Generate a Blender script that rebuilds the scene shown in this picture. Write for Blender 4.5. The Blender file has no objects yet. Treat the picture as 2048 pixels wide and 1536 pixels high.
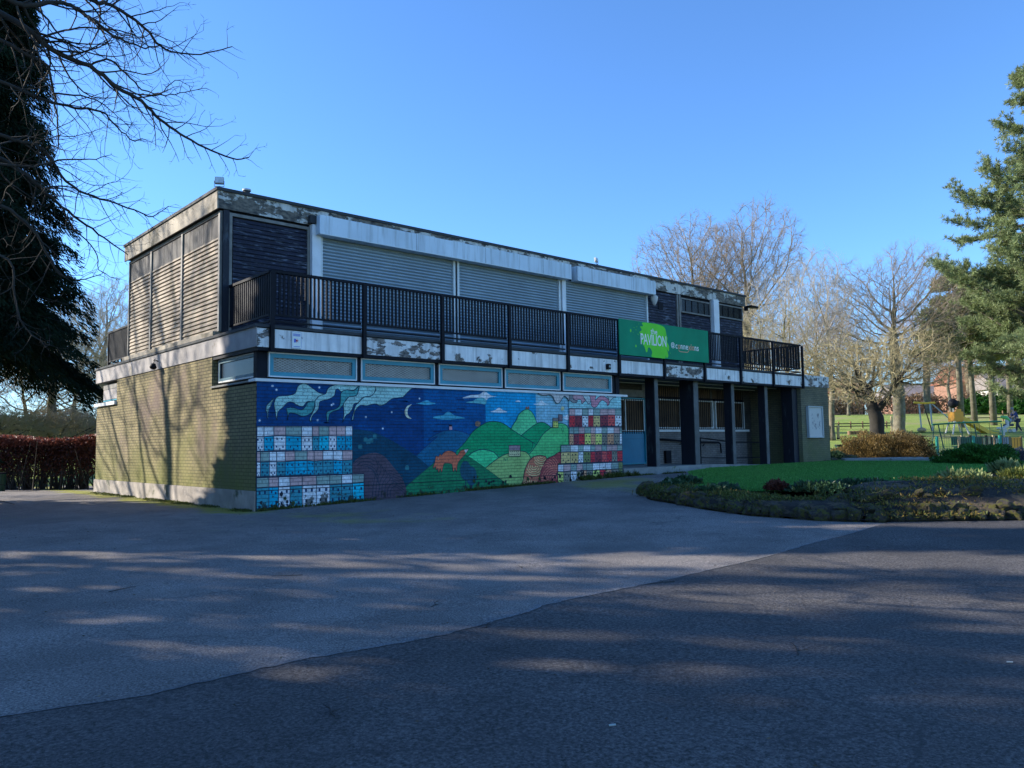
import bpy, bmesh, math, random
import numpy as np
from mathutils import Vector, Matrix

scene = bpy.context.scene
COL = scene.collection
R = math.radians

# ------------------------------------------------------------------ camera
CAM = Vector((-6.9555, -15.4072, 1.3))
F_PX = 1597.87
_yaw, _pit, _rol = R(47.898), R(4.3295), R(-0.9275)
_f = Vector((math.cos(_yaw), math.sin(_yaw), 0)); _r = Vector((math.sin(_yaw), -math.cos(_yaw), 0)); _u = Vector((0, 0, 1))
_f2 = _f*math.cos(_pit)+_u*math.sin(_pit); _u2 = _u*math.cos(_pit)-_f*math.sin(_pit)
_r3 = _r*math.cos(_rol)+_u2*math.sin(_rol); _u3 = _u2*math.cos(_rol)-_r*math.sin(_rol)
cd = bpy.data.cameras.new('camera'); cd.sensor_width = 36; cd.lens = 36*F_PX/2048
cd.clip_start = .05; cd.clip_end = 3000
cam = bpy.data.objects.new('camera', cd); COL.objects.link(cam)
m = Matrix((_r3, _u3, -_f2)).transposed().to_4x4(); m.translation = CAM
cam.matrix_world = m
scene.camera = cam

# ------------------------------------------------------------------ sky and sun
SUN_EL, SUN_AZ = R(25), R(127.9)
sdir = Vector((math.cos(SUN_AZ)*math.cos(SUN_EL), math.sin(SUN_AZ)*math.cos(SUN_EL), math.sin(SUN_EL)))
w = bpy.data.worlds.new("World"); scene.world = w; w.use_nodes = True
nt = w.node_tree; sk = nt.nodes.new('ShaderNodeTexSky'); sk.sky_type = 'NISHITA'; sk.sun_disc = False
sk.sun_elevation = SUN_EL; sk.sun_rotation = math.atan2(sdir.x, sdir.y)
sk.altitude = 0; sk.air_density = 1.0; sk.dust_density = 0.0; sk.ozone_density = 9.0
nt.links.new(sk.outputs[0], nt.nodes['Background'].inputs[0]); nt.nodes['Background'].inputs[1].default_value = 0.15
sd = bpy.data.lights.new('sun', 'SUN'); sd.energy = 5.0; sd.angle = R(0.53); sd.color = (1.0, .92, .80)
so = bpy.data.objects.new('sun', sd); COL.objects.link(so); so.rotation_euler = sdir.to_track_quat('Z', 'Y').to_euler(); so.location = (0, 0, 40)
scene.view_settings.view_transform = 'Standard'; scene.view_settings.look = 'None'
scene.view_settings.exposure = 1.05; scene.view_settings.gamma = 1
scene.cycles.max_bounces = 6; scene.cycles.transparent_max_bounces = 6

# ------------------------------------------------------------------ helpers
def ray(px, py): return _r3*(px-1024)-_u3*(py-768)+_f2*F_PX
def on(px, py, x=None, y=None, z=None):
    d = ray(px, py)
    k = (x-CAM.x)/d.x if x is not None else (y-CAM.y)/d.y if y is not None else (z-CAM.z)/d.z
    return CAM+d*k
def at(px, py, D): return CAM+ray(px, py)*(D/F_PX)
def smooth(t): t = min(max(t, 0), 1); return t*t*(3-2*t)
RS = [0, 44, 58, 76, 95, 200, 1200]; RZ = [0, 0, 1.1, 2.7, 3.9, 6.5, 8]
def g(x, y):
    s = (x-CAM.x)*_f.x+(y-CAM.y)*_f.y
    return .05+.024*min(max(x, 0), 11.25)+.018*min(max(y, -40), 0)+float(np.interp(s, RS, RZ))
def gpos(px, D):
    p = at(px, 880, D); return Vector((p.x, p.y, g(p.x, p.y)))

def nodes_mat(name):
    m = bpy.data.materials.new(name); m.use_nodes = True
    nt = m.node_tree; return m, nt, nt.nodes['Principled BSDF']
def nd(nt, t, **k):
    n = nt.nodes.new(t)
    for a, b in k.items(): setattr(n, a, b)
    return n
def coords(nt, scale=(1, 1, 1), kind='Object'):
    tc = nd(nt, 'ShaderNodeTexCoord'); mp = nd(nt, 'ShaderNodeMapping')
    mp.inputs['Scale'].default_value = scale; nt.links.new(tc.outputs[kind], mp.inputs[0]); return mp.outputs[0]
def noise(nt, vec, scale, detail=4, rough=.55):
    n = nd(nt, 'ShaderNodeTexNoise'); n.inputs['Scale'].default_value = scale
    n.inputs['Detail'].default_value = detail; n.inputs['Roughness'].default_value = rough
    nt.links.new(vec, n.inputs['Vector']); return n.outputs['Fac']
def ramp(nt, fac, stops):
    r = nd(nt, 'ShaderNodeValToRGB'); e = r.color_ramp.elements
    while len(e) < len(stops): e.new(.5)
    for i, (p, c) in enumerate(stops):
        e[i].position = p; e[i].color = (c, c, c, 1) if not hasattr(c, '__len__') else (*c, 1)
    nt.links.new(fac, r.inputs[0]); return r.outputs[0]
def mix(nt, f, a, b, mode='MIX'):
    n = nd(nt, 'ShaderNodeMix', data_type='RGBA', blend_type=mode)
    for s, v in ((0, f), (6, a), (7, b)):
        if hasattr(v, 'is_linked'): nt.links.new(v, n.inputs[s])
        elif s == 0: n.inputs[0].default_value = v
        else: n.inputs[s].default_value = (*v, 1) if len(v) == 3 else v
    return n.outputs[2]
def math_(nt, op, a, b=None):
    n = nd(nt, 'ShaderNodeMath', operation=op)
    for i, v in enumerate((a, b)):
        if v is None: continue
        if hasattr(v, 'is_linked'): nt.links.new(v, n.inputs[i])
        else: n.inputs[i].default_value = v
    return n.outputs[0]
def bump(nt, b, h, dist=.01, strength=1):
    n = nd(nt, 'ShaderNodeBump'); n.inputs['Distance'].default_value = dist; n.inputs['Strength'].default_value = strength
    nt.links.new(h, n.inputs['Height']); nt.links.new(n.outputs[0], b.inputs['Normal'])
def sep(nt, v):
    n = nd(nt, 'ShaderNodeSeparateXYZ'); nt.links.new(v, n.inputs[0]); return n.outputs
def plain(name, c, rough=.6, var=.25, scale=6, metal=0, dirt=None, bmp=.003, spec=.5):
    m, nt, b = nodes_mat(name); v = coords(nt)
    f = ramp(nt, noise(nt, v, scale, 6), [(.3, 1-var), (.7, 1+var)])
    c2 = mix(nt, 1.0, c, f, 'MULTIPLY')
    if dirt: c2 = mix(nt, ramp(nt, noise(nt, v, scale*.45, 8, .7), [(dirt[1], 0), (dirt[1]+.08, 1)]), c2, dirt[0])
    nt.links.new(c2, b.inputs['Base Color']); b.inputs['Roughness'].default_value = rough; b.inputs['Metallic'].default_value = metal
    b.inputs['Specular IOR Level'].default_value = spec
    if bmp: bump(nt, b, noise(nt, v, scale*8, 4), bmp)
    return m

def brick(name, c1, c2, mortar, stain=None, green=None, bw=.225, rh=.075):
    m, nt, b = nodes_mat(name); v = coords(nt); s = sep(nt, v)
    cb = nd(nt, 'ShaderNodeCombineXYZ'); nt.links.new(math_(nt, 'ADD', s[0], s[1]), cb.inputs[0]); nt.links.new(s[2], cb.inputs[1])
    t = nd(nt, 'ShaderNodeTexBrick'); t.inputs['Scale'].default_value = 1; t.inputs['Brick Width'].default_value = bw
    t.inputs['Row Height'].default_value = rh; t.inputs['Mortar Size'].default_value = .0095; t.inputs['Mortar Smooth'].default_value = .2
    t.inputs['Bias'].default_value = 0
    t.inputs['Color1'].default_value = (*c1, 1); t.inputs['Color2'].default_value = (*c2, 1); t.inputs['Mortar'].default_value = (*mortar, 1)
    nt.links.new(cb.outputs[0], t.inputs['Vector'])
    c = mix(nt, 1.0, t.outputs['Color'], ramp(nt, noise(nt, v, 1.7, 7, .65), [(.25, .72), (.75, 1.2)]), 'MULTIPLY')
    if stain: c = mix(nt, ramp(nt, noise(nt, v, .55, 5, .6), [(.52, 0), (.68, .75)]), c, stain)
    if green:
        h = ramp(nt, math_(nt, 'ADD', math_(nt, 'MULTIPLY', s[2], -.28), noise(nt, v, .9, 6, .6)), [(.0, 0), (.5, 1)])
        c = mix(nt, math_(nt, 'MULTIPLY', h, .8), c, green)
    nt.links.new(c, b.inputs['Base Color']); b.inputs['Roughness'].default_value = .88; b.inputs['Specular IOR Level'].default_value = .25
    bump(nt, b, math_(nt, 'ADD', math_(nt, 'MULTIPLY', t.outputs['Fac'], -1), math_(nt, 'MULTIPLY', noise(nt, v, 60), .35)), .006)
    return m

def peel(name, paint, under, thr=.5, sc=1.2, rough=.65, stretch=(1, 1, 1), soft=.02, dark=(.03, .03, .03)):
    m, nt, b = nodes_mat(name); v = coords(nt, stretch)
    n1 = noise(nt, v, sc, 10, .68)
    f = ramp(nt, n1, [(thr, 0), (thr+soft, 1)])
    p = mix(nt, 1.0, paint, ramp(nt, noise(nt, v, 3, 6), [(.3, .86), (.7, 1.08)]), 'MULTIPLY')
    u = mix(nt, ramp(nt, noise(nt, v, 9, 5), [(.4, 0), (.65, 1)]), under, dark)
    c = mix(nt, f, p, u)
    v2 = coords(nt, (7, 7, .5)); c = mix(nt, 1.0, c, ramp(nt, noise(nt, v2, 1.2, 5, .6), [(.32, .62), (.55, 1.0)]), 'MULTIPLY')
    nt.links.new(c, b.inputs['Base Color']); b.inputs['Roughness'].default_value = rough
    bump(nt, b, math_(nt, 'SUBTRACT', noise(nt, v, 40), f), .006)
    return m

def leafmat(name, c, trans=.25, rough=.55):
    m, nt, b = nodes_mat(name)
    a = nd(nt, 'ShaderNodeAttribute', attribute_name='Col')
    cc = mix(nt, 1.0, c, a.outputs['Color'], 'MULTIPLY')
    nt.links.new(cc, b.inputs['Base Color']); b.inputs['Roughness'].default_value = rough; b.inputs['Specular IOR Level'].default_value = .12 if rough > .8 else .3
    if trans:
        tr = nd(nt, 'ShaderNodeBsdfTranslucent'); nt.links.new(cc, tr.inputs['Color'])
        ms = nd(nt, 'ShaderNodeMixShader'); ms.inputs[0].default_value = trans
        nt.links.new(b.outputs[0], ms.inputs[1]); nt.links.new(tr.outputs[0], ms.inputs[2])
        nt.links.new(ms.outputs[0], nt.nodes['Material Output'].inputs['Surface'])
    return m

def tag(o, label=None, cat=None, group=None, kind=None):
    if label: o['label'] = label
    if cat: o['category'] = cat
    if group: o['group'] = group
    if kind: o['kind'] = kind
    return o
def empty(name, loc, label, cat, group=None, rz=0):
    o = bpy.data.objects.new(name, None); COL.objects.link(o); o.location = loc; o.rotation_euler = (0, 0, rz)
    o.empty_display_size = .3
    return tag(o, label, cat, group)
def link(name, me, mat, parent=None):
    if mat: me.materials.append(mat)
    o = bpy.data.objects.new(name, me); COL.objects.link(o)
    if parent: o.parent = parent
    return o
def copy_tree(o, parent=None):
    c = o.copy(); COL.objects.link(c); c.parent = parent
    for ch in [k for k in bpy.data.objects if k.parent == o]: copy_tree(ch, c)
    return c

class MB:
    def __init__(s): s.v = []; s.f = []; s.c = []
    def face(s, pts, col=None):
        n = len(s.v); s.v += [tuple(p) for p in pts]; s.f.append(tuple(range(n, n+len(pts)))); s.c.append(col)
    def box(s, x0, x1, y0, y1, z0, z1, M=None):
        n = len(s.v); P = [(x, y, z) for z in (z0, z1) for x, y in ((x0, y0), (x1, y0), (x1, y1), (x0, y1))]
        if M: P = [tuple(M @ Vector(p)) for p in P]
        s.v += P
        for f in ((3, 2, 1, 0), (4, 5, 6, 7), (0, 1, 5, 4), (1, 2, 6, 5), (2, 3, 7, 6), (3, 0, 4, 7)):
            s.f.append(tuple(n+i for i in f)); s.c.append(None)
        return s
    def prism(s, pts, z0, z1):      # outline in xy, extruded in z
        n = len(s.v); k = len(pts); s.v += [(x, y, z0) for x, y in pts]+[(x, y, z1) for x, y in pts]
        s.f.append(tuple(range(n+k-1, n-1, -1))); s.f.append(tuple(range(n+k, n+2*k)))
        for i in range(k): j = (i+1) % k; s.f.append((n+i, n+j, n+k+j, n+k+i))
        s.c += [None]*(k+2); return s
    def tube(s, pts, rad, sides=8, cap=True):
        pts = [Vector(p) for p in pts]; rad = rad if hasattr(rad, '__len__') else [rad]*len(pts)
        up = None; rings = []
        for i, p in enumerate(pts):
            t = (pts[min(i+1, len(pts)-1)]-pts[max(i-1, 0)])
            t = t.normalized() if t.length > 1e-9 else Vector((0, 0, 1))
            if up is None: up = t.orthogonal().normalized()
            up = (up-t*up.dot(t)); up = up.normalized() if up.length > 1e-6 else t.orthogonal().normalized()
            b = t.cross(up); n = len(s.v); rings.append(n)
            for k in range(sides):
                a = 2*math.pi*k/sides; s.v.append(tuple(p+(up*math.cos(a)+b*math.sin(a))*rad[i]))
        for i in range(len(rings)-1):
            for k in range(sides):
                j = (k+1) % sides; s.f.append((rings[i]+k, rings[i]+j, rings[i+1]+j, rings[i+1]+k)); s.c.append(None)
        if cap:
            s.f.append(tuple(rings[0]+k for k in range(sides-1, -1, -1))); s.f.append(tuple(rings[-1]+k for k in range(sides))); s.c += [None]*2
        return s
    def build(s, name, mat, parent=None, smooth=False, bevel=0):
        me = bpy.data.meshes.new(name); me.from_pydata(s.v, [], s.f)
        if any(c is not None for c in s.c):
            at_ = me.color_attributes.new('Col', 'FLOAT_COLOR', 'CORNER'); buf = []
            for f, c in zip(s.f, s.c): buf += [*(c or (1, 1, 1)), 1]*len(f)
            at_.data.foreach_set('color', buf)
        if smooth: me.polygons.foreach_set('use_smooth', [True]*len(me.polygons))
        me.update(); o = link(name, me, mat, parent)
        if bevel:
            b = o.modifiers.new('bevel', 'BEVEL'); b.width = bevel; b.segments = 2; b.limit_method = 'ANGLE'
        return o

def npmesh(name, V, Fc, mat, parent=None, col=None, smooth=False):
    V = np.asarray(V, np.float32); Fc = np.asarray(Fc, np.int32); k = Fc.shape[1]
    me = bpy.data.meshes.new(name); me.vertices.add(len(V)); me.vertices.foreach_set('co', V.ravel())
    me.loops.add(Fc.size); me.loops.foreach_set('vertex_index', Fc.ravel())
    me.polygons.add(len(Fc)); me.polygons.foreach_set('loop_start', np.arange(0, Fc.size, k, dtype=np.int32))
    me.polygons.foreach_set('loop_total', np.full(len(Fc), k, np.int32))
    if smooth: me.polygons.foreach_set('use_smooth', np.ones(len(Fc), bool))
    me.update(calc_edges=True)
    if col is not None:
        a = me.color_attributes.new('Col', 'FLOAT_COLOR', 'CORNER'); col = np.asarray(col, np.float32)
        if col.ndim == 1: col = np.repeat(col[:, None], 3, 1)
        c4 = np.ones((len(Fc), 4), np.float32); c4[:, :3] = col
        a.data.foreach_set('color', np.repeat(c4, k, 0).ravel())
    return link(name, me, mat, parent)

rng = np.random.default_rng(7)
def unit(v): return v/np.maximum(np.linalg.norm(v, axis=-1, keepdims=True), 1e-9)
def leaves(P, D, L, Wd, up=None):
    """diamond leaves: base P, direction D, length L, width Wd"""
    n = len(P); D = unit(D); r = unit(np.cross(D, rng.normal(size=(n, 3))))
    L = np.broadcast_to(L, n)[:, None]; Wd = np.broadcast_to(Wd, n)[:, None]
    V = np.stack([P, P+D*L*.5+r*Wd*.5, P+D*L, P+D*L*.5-r*Wd*.5], 1).reshape(-1, 3)
    return V, np.arange(4*n).reshape(-1, 4)
def sticks(A, B, ra, rb, sides=3):
    """tapered prisms for twigs"""
    n = len(A); t = unit(B-A); ref = np.where(np.abs(t[:, 2:3]) > .9, [[1., 0, 0]], [[0, 0, 1.]])
    u = unit(np.cross(t, ref)); v = np.cross(t, u); V = []
    for base, r in ((A, ra), (B, rb)):
        r = np.broadcast_to(r, n)[:, None]
        for k in range(sides):
            a = 2*math.pi*k/sides; V.append(base+(u*math.cos(a)+v*math.sin(a))*r)
    V = np.stack(V, 1).reshape(-1, 3); o = (np.arange(n)*2*sides)[:, None]
    Fs = [np.concatenate([o+k, o+(k+1) % sides, o+sides+(k+1) % sides, o+sides+k], 1) for k in range(sides)]
    return V, np.concatenate(Fs)

# ------------------------------------------------------------------ materials
M = {}
M['brick_yellow'] = brick('yellow brick', (.30, .245, .125), (.25, .21, .105), (.10, .088, .055), stain=(.17, .12, .11), green=(.17, .18, .04))
M['brick_end'] = brick('olive brick', (.16, .15, .10), (.21, .185, .115), (.10, .095, .075), green=(.13, .16, .05))
M['brick_grey'] = brick('grey painted brick', (.26, .23, .21), (.20, .18, .17), (.12, .11, .10), stain=(.1, .1, .1))
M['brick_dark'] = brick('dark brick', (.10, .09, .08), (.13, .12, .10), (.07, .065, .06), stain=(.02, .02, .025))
M['plinth'] = plain('weathered render', (.36, .32, .28), .9, .3, 2.2, dirt=((.10, .11, .07), .58))
M['concrete'] = plain('old concrete', (.25, .25, .23), .9, .25, 3, dirt=((.10, .12, .05), .55))
M['soffit'] = plain('soffit paint', (.12, .13, .13), .8, .2, 2)
M['fascia_white'] = peel('flaking white fascia paint', (.84, .83, .81), (.20, .17, .14), .60, 1.6)
M['fascia_mid'] = peel('worn white fascia paint', (.84, .83, .81), (.20, .17, .14), .60, 2.2)
M['fascia_bare'] = peel('badly flaked fascia paint', (.78, .77, .75), (.26, .22, .19), .50, 2.3, stretch=(1, 1, 2))
M['roof_fascia'] = peel('peeling roof fascia paint', (.66, .65, .60), (.20, .17, .13), .475, 1.5, stretch=(.7, .7, 1.5))
M['fascia_cream'] = plain('stained cream fascia', (.34, .30, .235), .85, .35, 1.6, dirt=((.15, .13, .085), .54))
M['slab_side'] = plain('grey white slab edge', (.36, .335, .32), .85, .25, 1.8, dirt=((.20, .18, .14), .60))
M['black'] = plain('black railing paint', (.006, .007, .012), .65, .4, 8, dirt=((.03, .028, .026), .72), spec=.2)
M['black_wood'] = plain('black painted timber', (.006, .007, .013), .7, .5, 5, dirt=((.05, .05, .06), .72), spec=.2)
M['navy_board'] = peel('flaking navy boards', (.006, .008, .028), (.17, .20, .27), .535, 2.8, stretch=(.9, .9, 8), soft=.06, dark=(.02, .02, .03))
M['column_paint'] = peel('worn navy column paint', (.006, .008, .018), (.07, .09, .11), .58, 1.6, stretch=(2, 2, .7), soft=.1)
M['column_lit'] = plain('lit column face', (.075, .082, .085), .6, .35, 3)  # paler copy for the column fronts, their lit tone put into the colour
M['board_cream'] = plain('bleached cream boards', (.30, .255, .195), .85, .38, 2.0, dirt=((.12, .095, .065), .57))
M['board_grey'] = plain('dark grey boarding', (.085, .08, .075), .8, .5, 3, dirt=((.2, .18, .15), .62))
M['frame_grey'] = plain('grey painted frame', (.20, .19, .17), .7, .3, 4)
M['pier_white'] = plain('white pier paint', (.76, .78, .80), .5, .12, 2)
M['shutter'] = plain('galvanised shutter', (.30, .38, .44), .38, .12, 1.2, metal=.45, bmp=0)
M['shutter_box'] = plain('streaked shutter box', (.66, .76, .84), .45, .12, 1.1, dirt=((.30, .34, .36), .68), bmp=0)
M['guide'] = plain('pale guide rail', (.66, .70, .70), .4, .08, 3)
M['coping'] = plain('roof edge felt', (.035, .04, .045), .8, .3, 4, dirt=((.1, .12, .06), .66))
def streaky(name, c, dark, rough=.5):
    m, nt, b = nodes_mat(name); v = coords(nt, (5, 5, .35)); v1 = coords(nt)
    f = ramp(nt, noise(nt, v, 1.4, 6, .65), [(.48, 0), (.72, .75)]); cc = mix(nt, f, c, dark); cc = mix(nt, 1.0, cc, ramp(nt, noise(nt, v1, .9, 6), [(.3, .86), (.7, 1.1)]), 'MULTIPLY')
    nt.links.new(cc, b.inputs['Base Color']); b.inputs['Roughness'].default_value = rough; return m
M['shutter_box'] = streaky('streaked shutter box', (.64, .74, .82), (.30, .33, .33))
M['roof'] = plain('roof felt', (.07, .07, .07), .9, .3, 1)
M['teal'] = plain('teal frame paint', (.008, .23, .31), .45, .15, 3)
M['teal_dark'] = plain('dull teal paint', (.02, .10, .14), .5, .15, 3)
M['door_teal'] = plain('teal door paint', (.005, .19, .32), .45, .12, 2, dirt=((.02, .09, .17), .67))
M['white_trim'] = plain('white trim', (.70, .70, .68), .55, .1, 4, dirt=((.25, .22, .18), .70))
M['mesh_metal'] = plain('dull expanded metal', (.50, .47, .42), .6, .25, 7)
M['glass_dirty'] = plain('dusty glass', (.24, .225, .19), .35, .4, 1.3, bmp=0)
M['glass_dark'] = plain('dark glass', (.010, .011, .014), .22, .3, 1.3, bmp=0, spec=.2)
M['curtain'] = plain('brown curtain', (.10, .055, .025), .8, .5, 1.5)
M['bark'] = plain('grey brown bark', (.16, .14, .10), .95, .45, 3, dirt=((.14, .15, .05), .55), bmp=.02)
M['bark_dark'] = plain('dark damp bark', (.030, .026, .021), .95, .4, 3, bmp=.01)
M['twig'] = plain('twigs', (.27, .21, .15), .9, .3, .6, bmp=0)
M['twig_grey'] = plain('grey twigs', (.32, .28, .22), .9, .3, .6, bmp=0)
M['twig_red'] = plain('russet twigs', (.36, .22, .13), .9, .3, .6, bmp=0)
M['twig_olive'] = plain('olive twigs', (.34, .29, .16), .9, .3, .6, bmp=0)
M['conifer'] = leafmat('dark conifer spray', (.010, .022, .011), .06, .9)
M['pine'] = leafmat('pine needles', (.21, .26, .11), .3)
M['pine_far'] = leafmat('far pine needles', (.20, .22, .09), .25)
M['hedge'] = leafmat('copper hedge leaves', (.11, .034, .022), .25)
M['shrub'] = leafmat('shrub leaves', (.045, .14, .02), .25)
M['heather'] = leafmat('heather', (.20, .135, .045), .3)
M['ivy'] = leafmat('round grey green leaves', (.04, .085, .04), .2, .4)
M['pale_leaf'] = leafmat('pale green leaves', (.26, .30, .11), .35, .45)
M['lilac_leaf'] = leafmat('grey lilac shrub', (.17, .16, .18), .3)
M['grass_blade'] = leafmat('grass blades', (.095, .29, .055), .3)
M['weed'] = leafmat('weeds and moss', (.085, .10, .02), .25)
M['soil'] = plain('dark soil', (.035, .026, .018), .95, .5, 6, dirt=((.15, .105, .055), .50), bmp=.08)
M['rock'] = plain('mossy sandstone', (.085, .068, .050), .95, .6, 5, dirt=((.13, .125, .016), .47), bmp=.05)
M['wood_pale'] = plain('pale timber', (.45, .34, .20), .8, .3, 2)
M['wood_dark'] = plain('dark timber', (.05, .035, .025), .8, .3, 3)
M['orange'] = plain('orange plastic', (.85, .36, .02), .4, .1, 2, bmp=0)
M['yellow'] = plain('yellow paint', (.88, .52, .04), .4, .1, 2, bmp=0)
M['green_steel'] = plain('green steel', (.01, .16, .08), .4, .2, 2, bmp=0)
M['green_bright'] = plain('bright green paint', (.14, .50, .16), .4, .1, 2, bmp=0)
M['green_dark'] = plain('dark green board', (.006, .05, .03), .5, .2, 2, bmp=0)
M['teal_post'] = plain('teal post paint', (.01, .28, .22), .5, .1, 2, bmp=0)
M['grey_steel'] = plain('grey steel', (.38, .42, .43), .4, .1, 2, bmp=0)
M['red_tile'] = plain('red roof tiles', (.27, .10, .06), .85, .25, 1.5)
M['grey_tile'] = plain('grey roof tiles', (.22, .19, .18), .85, .25, 1.5)
M['red_brick'] = plain('red house brick', (.28, .15, .10), .85, .2, 2)
M['render'] = plain('white house render', (.60, .58, .54), .8, .08, 2)
M['sign_green'] = plain('green sign panel', (.004, .26, .13), .6, .12, 1.5, bmp=0, spec=.15)
M['lime'] = plain('lime splash', (.16, .74, .05), .6, .1, 2, bmp=0, spec=.15)
M['letter_white'] = plain('white lettering', (.80, .82, .76), .5, .05, 3, bmp=0)
M['letter_orange'] = plain('orange lettering', (.72, .34, .20), .5, .05, 3, bmp=0)
M['blue_ink'] = plain('blue print', (.07, .13, .55), .5, .05, 3, bmp=0)
M['red_ink'] = plain('red print', (.60, .05, .12), .5, .05, 3, bmp=0)
M['dark_ink'] = plain('grey print', (.10, .11, .17), .5, .2, 9, bmp=0)
M['skin'] = plain('skin', (.55, .34, .25), .6, .05, 3, bmp=0)
M['cloth_blue'] = plain('blue jacket cloth', (.03, .05, .16), .8, .1, 3, bmp=0)
M['cloth_dark'] = plain('dark trousers cloth', (.03, .035, .06), .8, .1, 3, bmp=0)
M['hair'] = plain('grey hair', (.25, .23, .21), .8, .2, 9, bmp=0)
M['pale'] = plain('pale panel', (.42, .45, .40), .5, .1, 2)
M['wood_mid'] = plain('brown timber', (.22, .13, .07), .8, .3, 3)

def grass_mat(name, c1, c2, sc=1.0, dry=None):
    m, nt, b = nodes_mat(name); v = coords(nt)
    c = mix(nt, ramp(nt, noise(nt, v, .7*sc, 8, .65), [(.38, 0), (.62, 1)]), c1, c2)
    c = mix(nt, 1.0, c, ramp(nt, noise(nt, v, 30*sc, 5, .7), [(.3, .6), (.7, 1.35)]), 'MULTIPLY')
    if dry: c = mix(nt, ramp(nt, noise(nt, v, .12, 6, .6), [(.52, 0), (.62, .8)]), c, dry)
    nt.links.new(c, b.inputs['Base Color']); b.inputs['Roughness'].default_value = .95; b.inputs['Specular IOR Level'].default_value = .15
    bump(nt, b, noise(nt, v, 45*sc, 6, .7), .04); return m
M['park_grass'] = grass_mat('park grass', (.21, .29, .06), (.28, .34, .09), 1, (.30, .27, .14))
M['lawn'] = grass_mat('lawn turf', (.055, .18, .035), (.11, .27, .06), 1)

def asphalt(name, base, speck, dark, sc=60, moss=None, warm=(1, 1, 1)):
    m, nt, b = nodes_mat(name); v = coords(nt)
    n1 = noise(nt, v, .8, 10, .7); n2 = noise(nt, v, sc, 3, .75); n3 = noise(nt, v, sc*2.6, 2, .8)
    c = mix(nt, 1.0, base, ramp(nt, n1, [(.3, .66), (.7, 1.32)]), 'MULTIPLY')
    c = mix(nt, 1.0, c, ramp(nt, n2, [(.32, .30), (.5, .95), (.70, 2.0)]), 'MULTIPLY')
    vo = nd(nt, 'ShaderNodeTexVoronoi'); vo.inputs['Scale'].default_value = 70; nt.links.new(v, vo.inputs['Vector'])
    sp = math_(nt, 'MULTIPLY', ramp(nt, vo.outputs['Distance'], [(.0, 1), (.22, 1), (.32, 0)]), ramp(nt, noise(nt, v, 25, 2), [(.50, 0), (.56, 1)]))
    c = mix(nt, math_(nt, 'MULTIPLY', sp, .45), c, speck)
    st = ramp(nt, noise(nt, v, .22, 6, .6), [(.50, 0), (.66, .45)]); c = mix(nt, st, c, dark)
    # fine cracks
    wv = nd(nt, 'ShaderNodeTexVoronoi', feature='DISTANCE_TO_EDGE'); wv.inputs['Scale'].default_value = .23
    wp = nd(nt, 'ShaderNodeVectorMath', operation='ADD'); nn = nd(nt, 'ShaderNodeTexNoise'); nn.inputs['Scale'].default_value = 1.1; nn.inputs['Detail'].default_value = 6
    nt.links.new(v, nn.inputs['Vector']); sc_ = nd(nt, 'ShaderNodeVectorMath', operation='SCALE'); sc_.inputs['Scale'].default_value = 1.6
    nt.links.new(nn.outputs['Color'], sc_.inputs[0]); nt.links.new(v, wp.inputs[0]); nt.links.new(sc_.outputs[0], wp.inputs[1]); nt.links.new(wp.outputs[0], wv.inputs['Vector'])
    ck = math_(nt, 'MULTIPLY', ramp(nt, wv.outputs['Distance'], [(.0, 1), (.006, 0)]), ramp(nt, noise(nt, v, .3, 2), [(.44, 0), (.54, .8)]))
    c = mix(nt, ck, c, dark)
    if moss:
        s = sep(nt, v)
        # moss creeping out from the foot of the west wall (x = 0)
        d = math_(nt, 'MULTIPLY', math_(nt, 'ABSOLUTE', math_(nt, 'ADD', s[0], .25)), -.75)
        mk = ramp(nt, math_(nt, 'ADD', d, math_(nt, 'MULTIPLY', noise(nt, v, 1.1, 7, .65), 1.5)), [(.36, 0), (.62, .9)])
        ym = ramp(nt, math_(nt, 'ADD', math_(nt, 'MULTIPLY', s[1], .5), .3), [(.0, 0), (.3, 1)])
        c = mix(nt, math_(nt, 'MULTIPLY', mk, ym), c, moss)
        c = mix(nt, ramp(nt, noise(nt, v, .16, 6, .6), [(.60, 0), (.68, .6)]), c, moss)
    nt.links.new(c, b.inputs['Base Color']); b.inputs['Roughness'].default_value = .9; b.inputs['Specular IOR Level'].default_value = .3
    bump(nt, b, math_(nt, 'ADD', n2, math_(nt, 'MULTIPLY', n3, .6)), .012); return m
M['asphalt_old'] = asphalt('old pale asphalt', (.225, .200, .180), (.38, .35, .32), (.115, .105, .098), 62, moss=(.29, .285, .04))
M['asphalt_new'] = asphalt('newer dark asphalt', (.088, .080, .075), (.24, .23, .22), (.046, .044, .044), 42)
M['path_mat'] = asphalt('path asphalt', (.20, .195, .19), (.3, .28, .26), (.12, .12, .12), 60)

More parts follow.
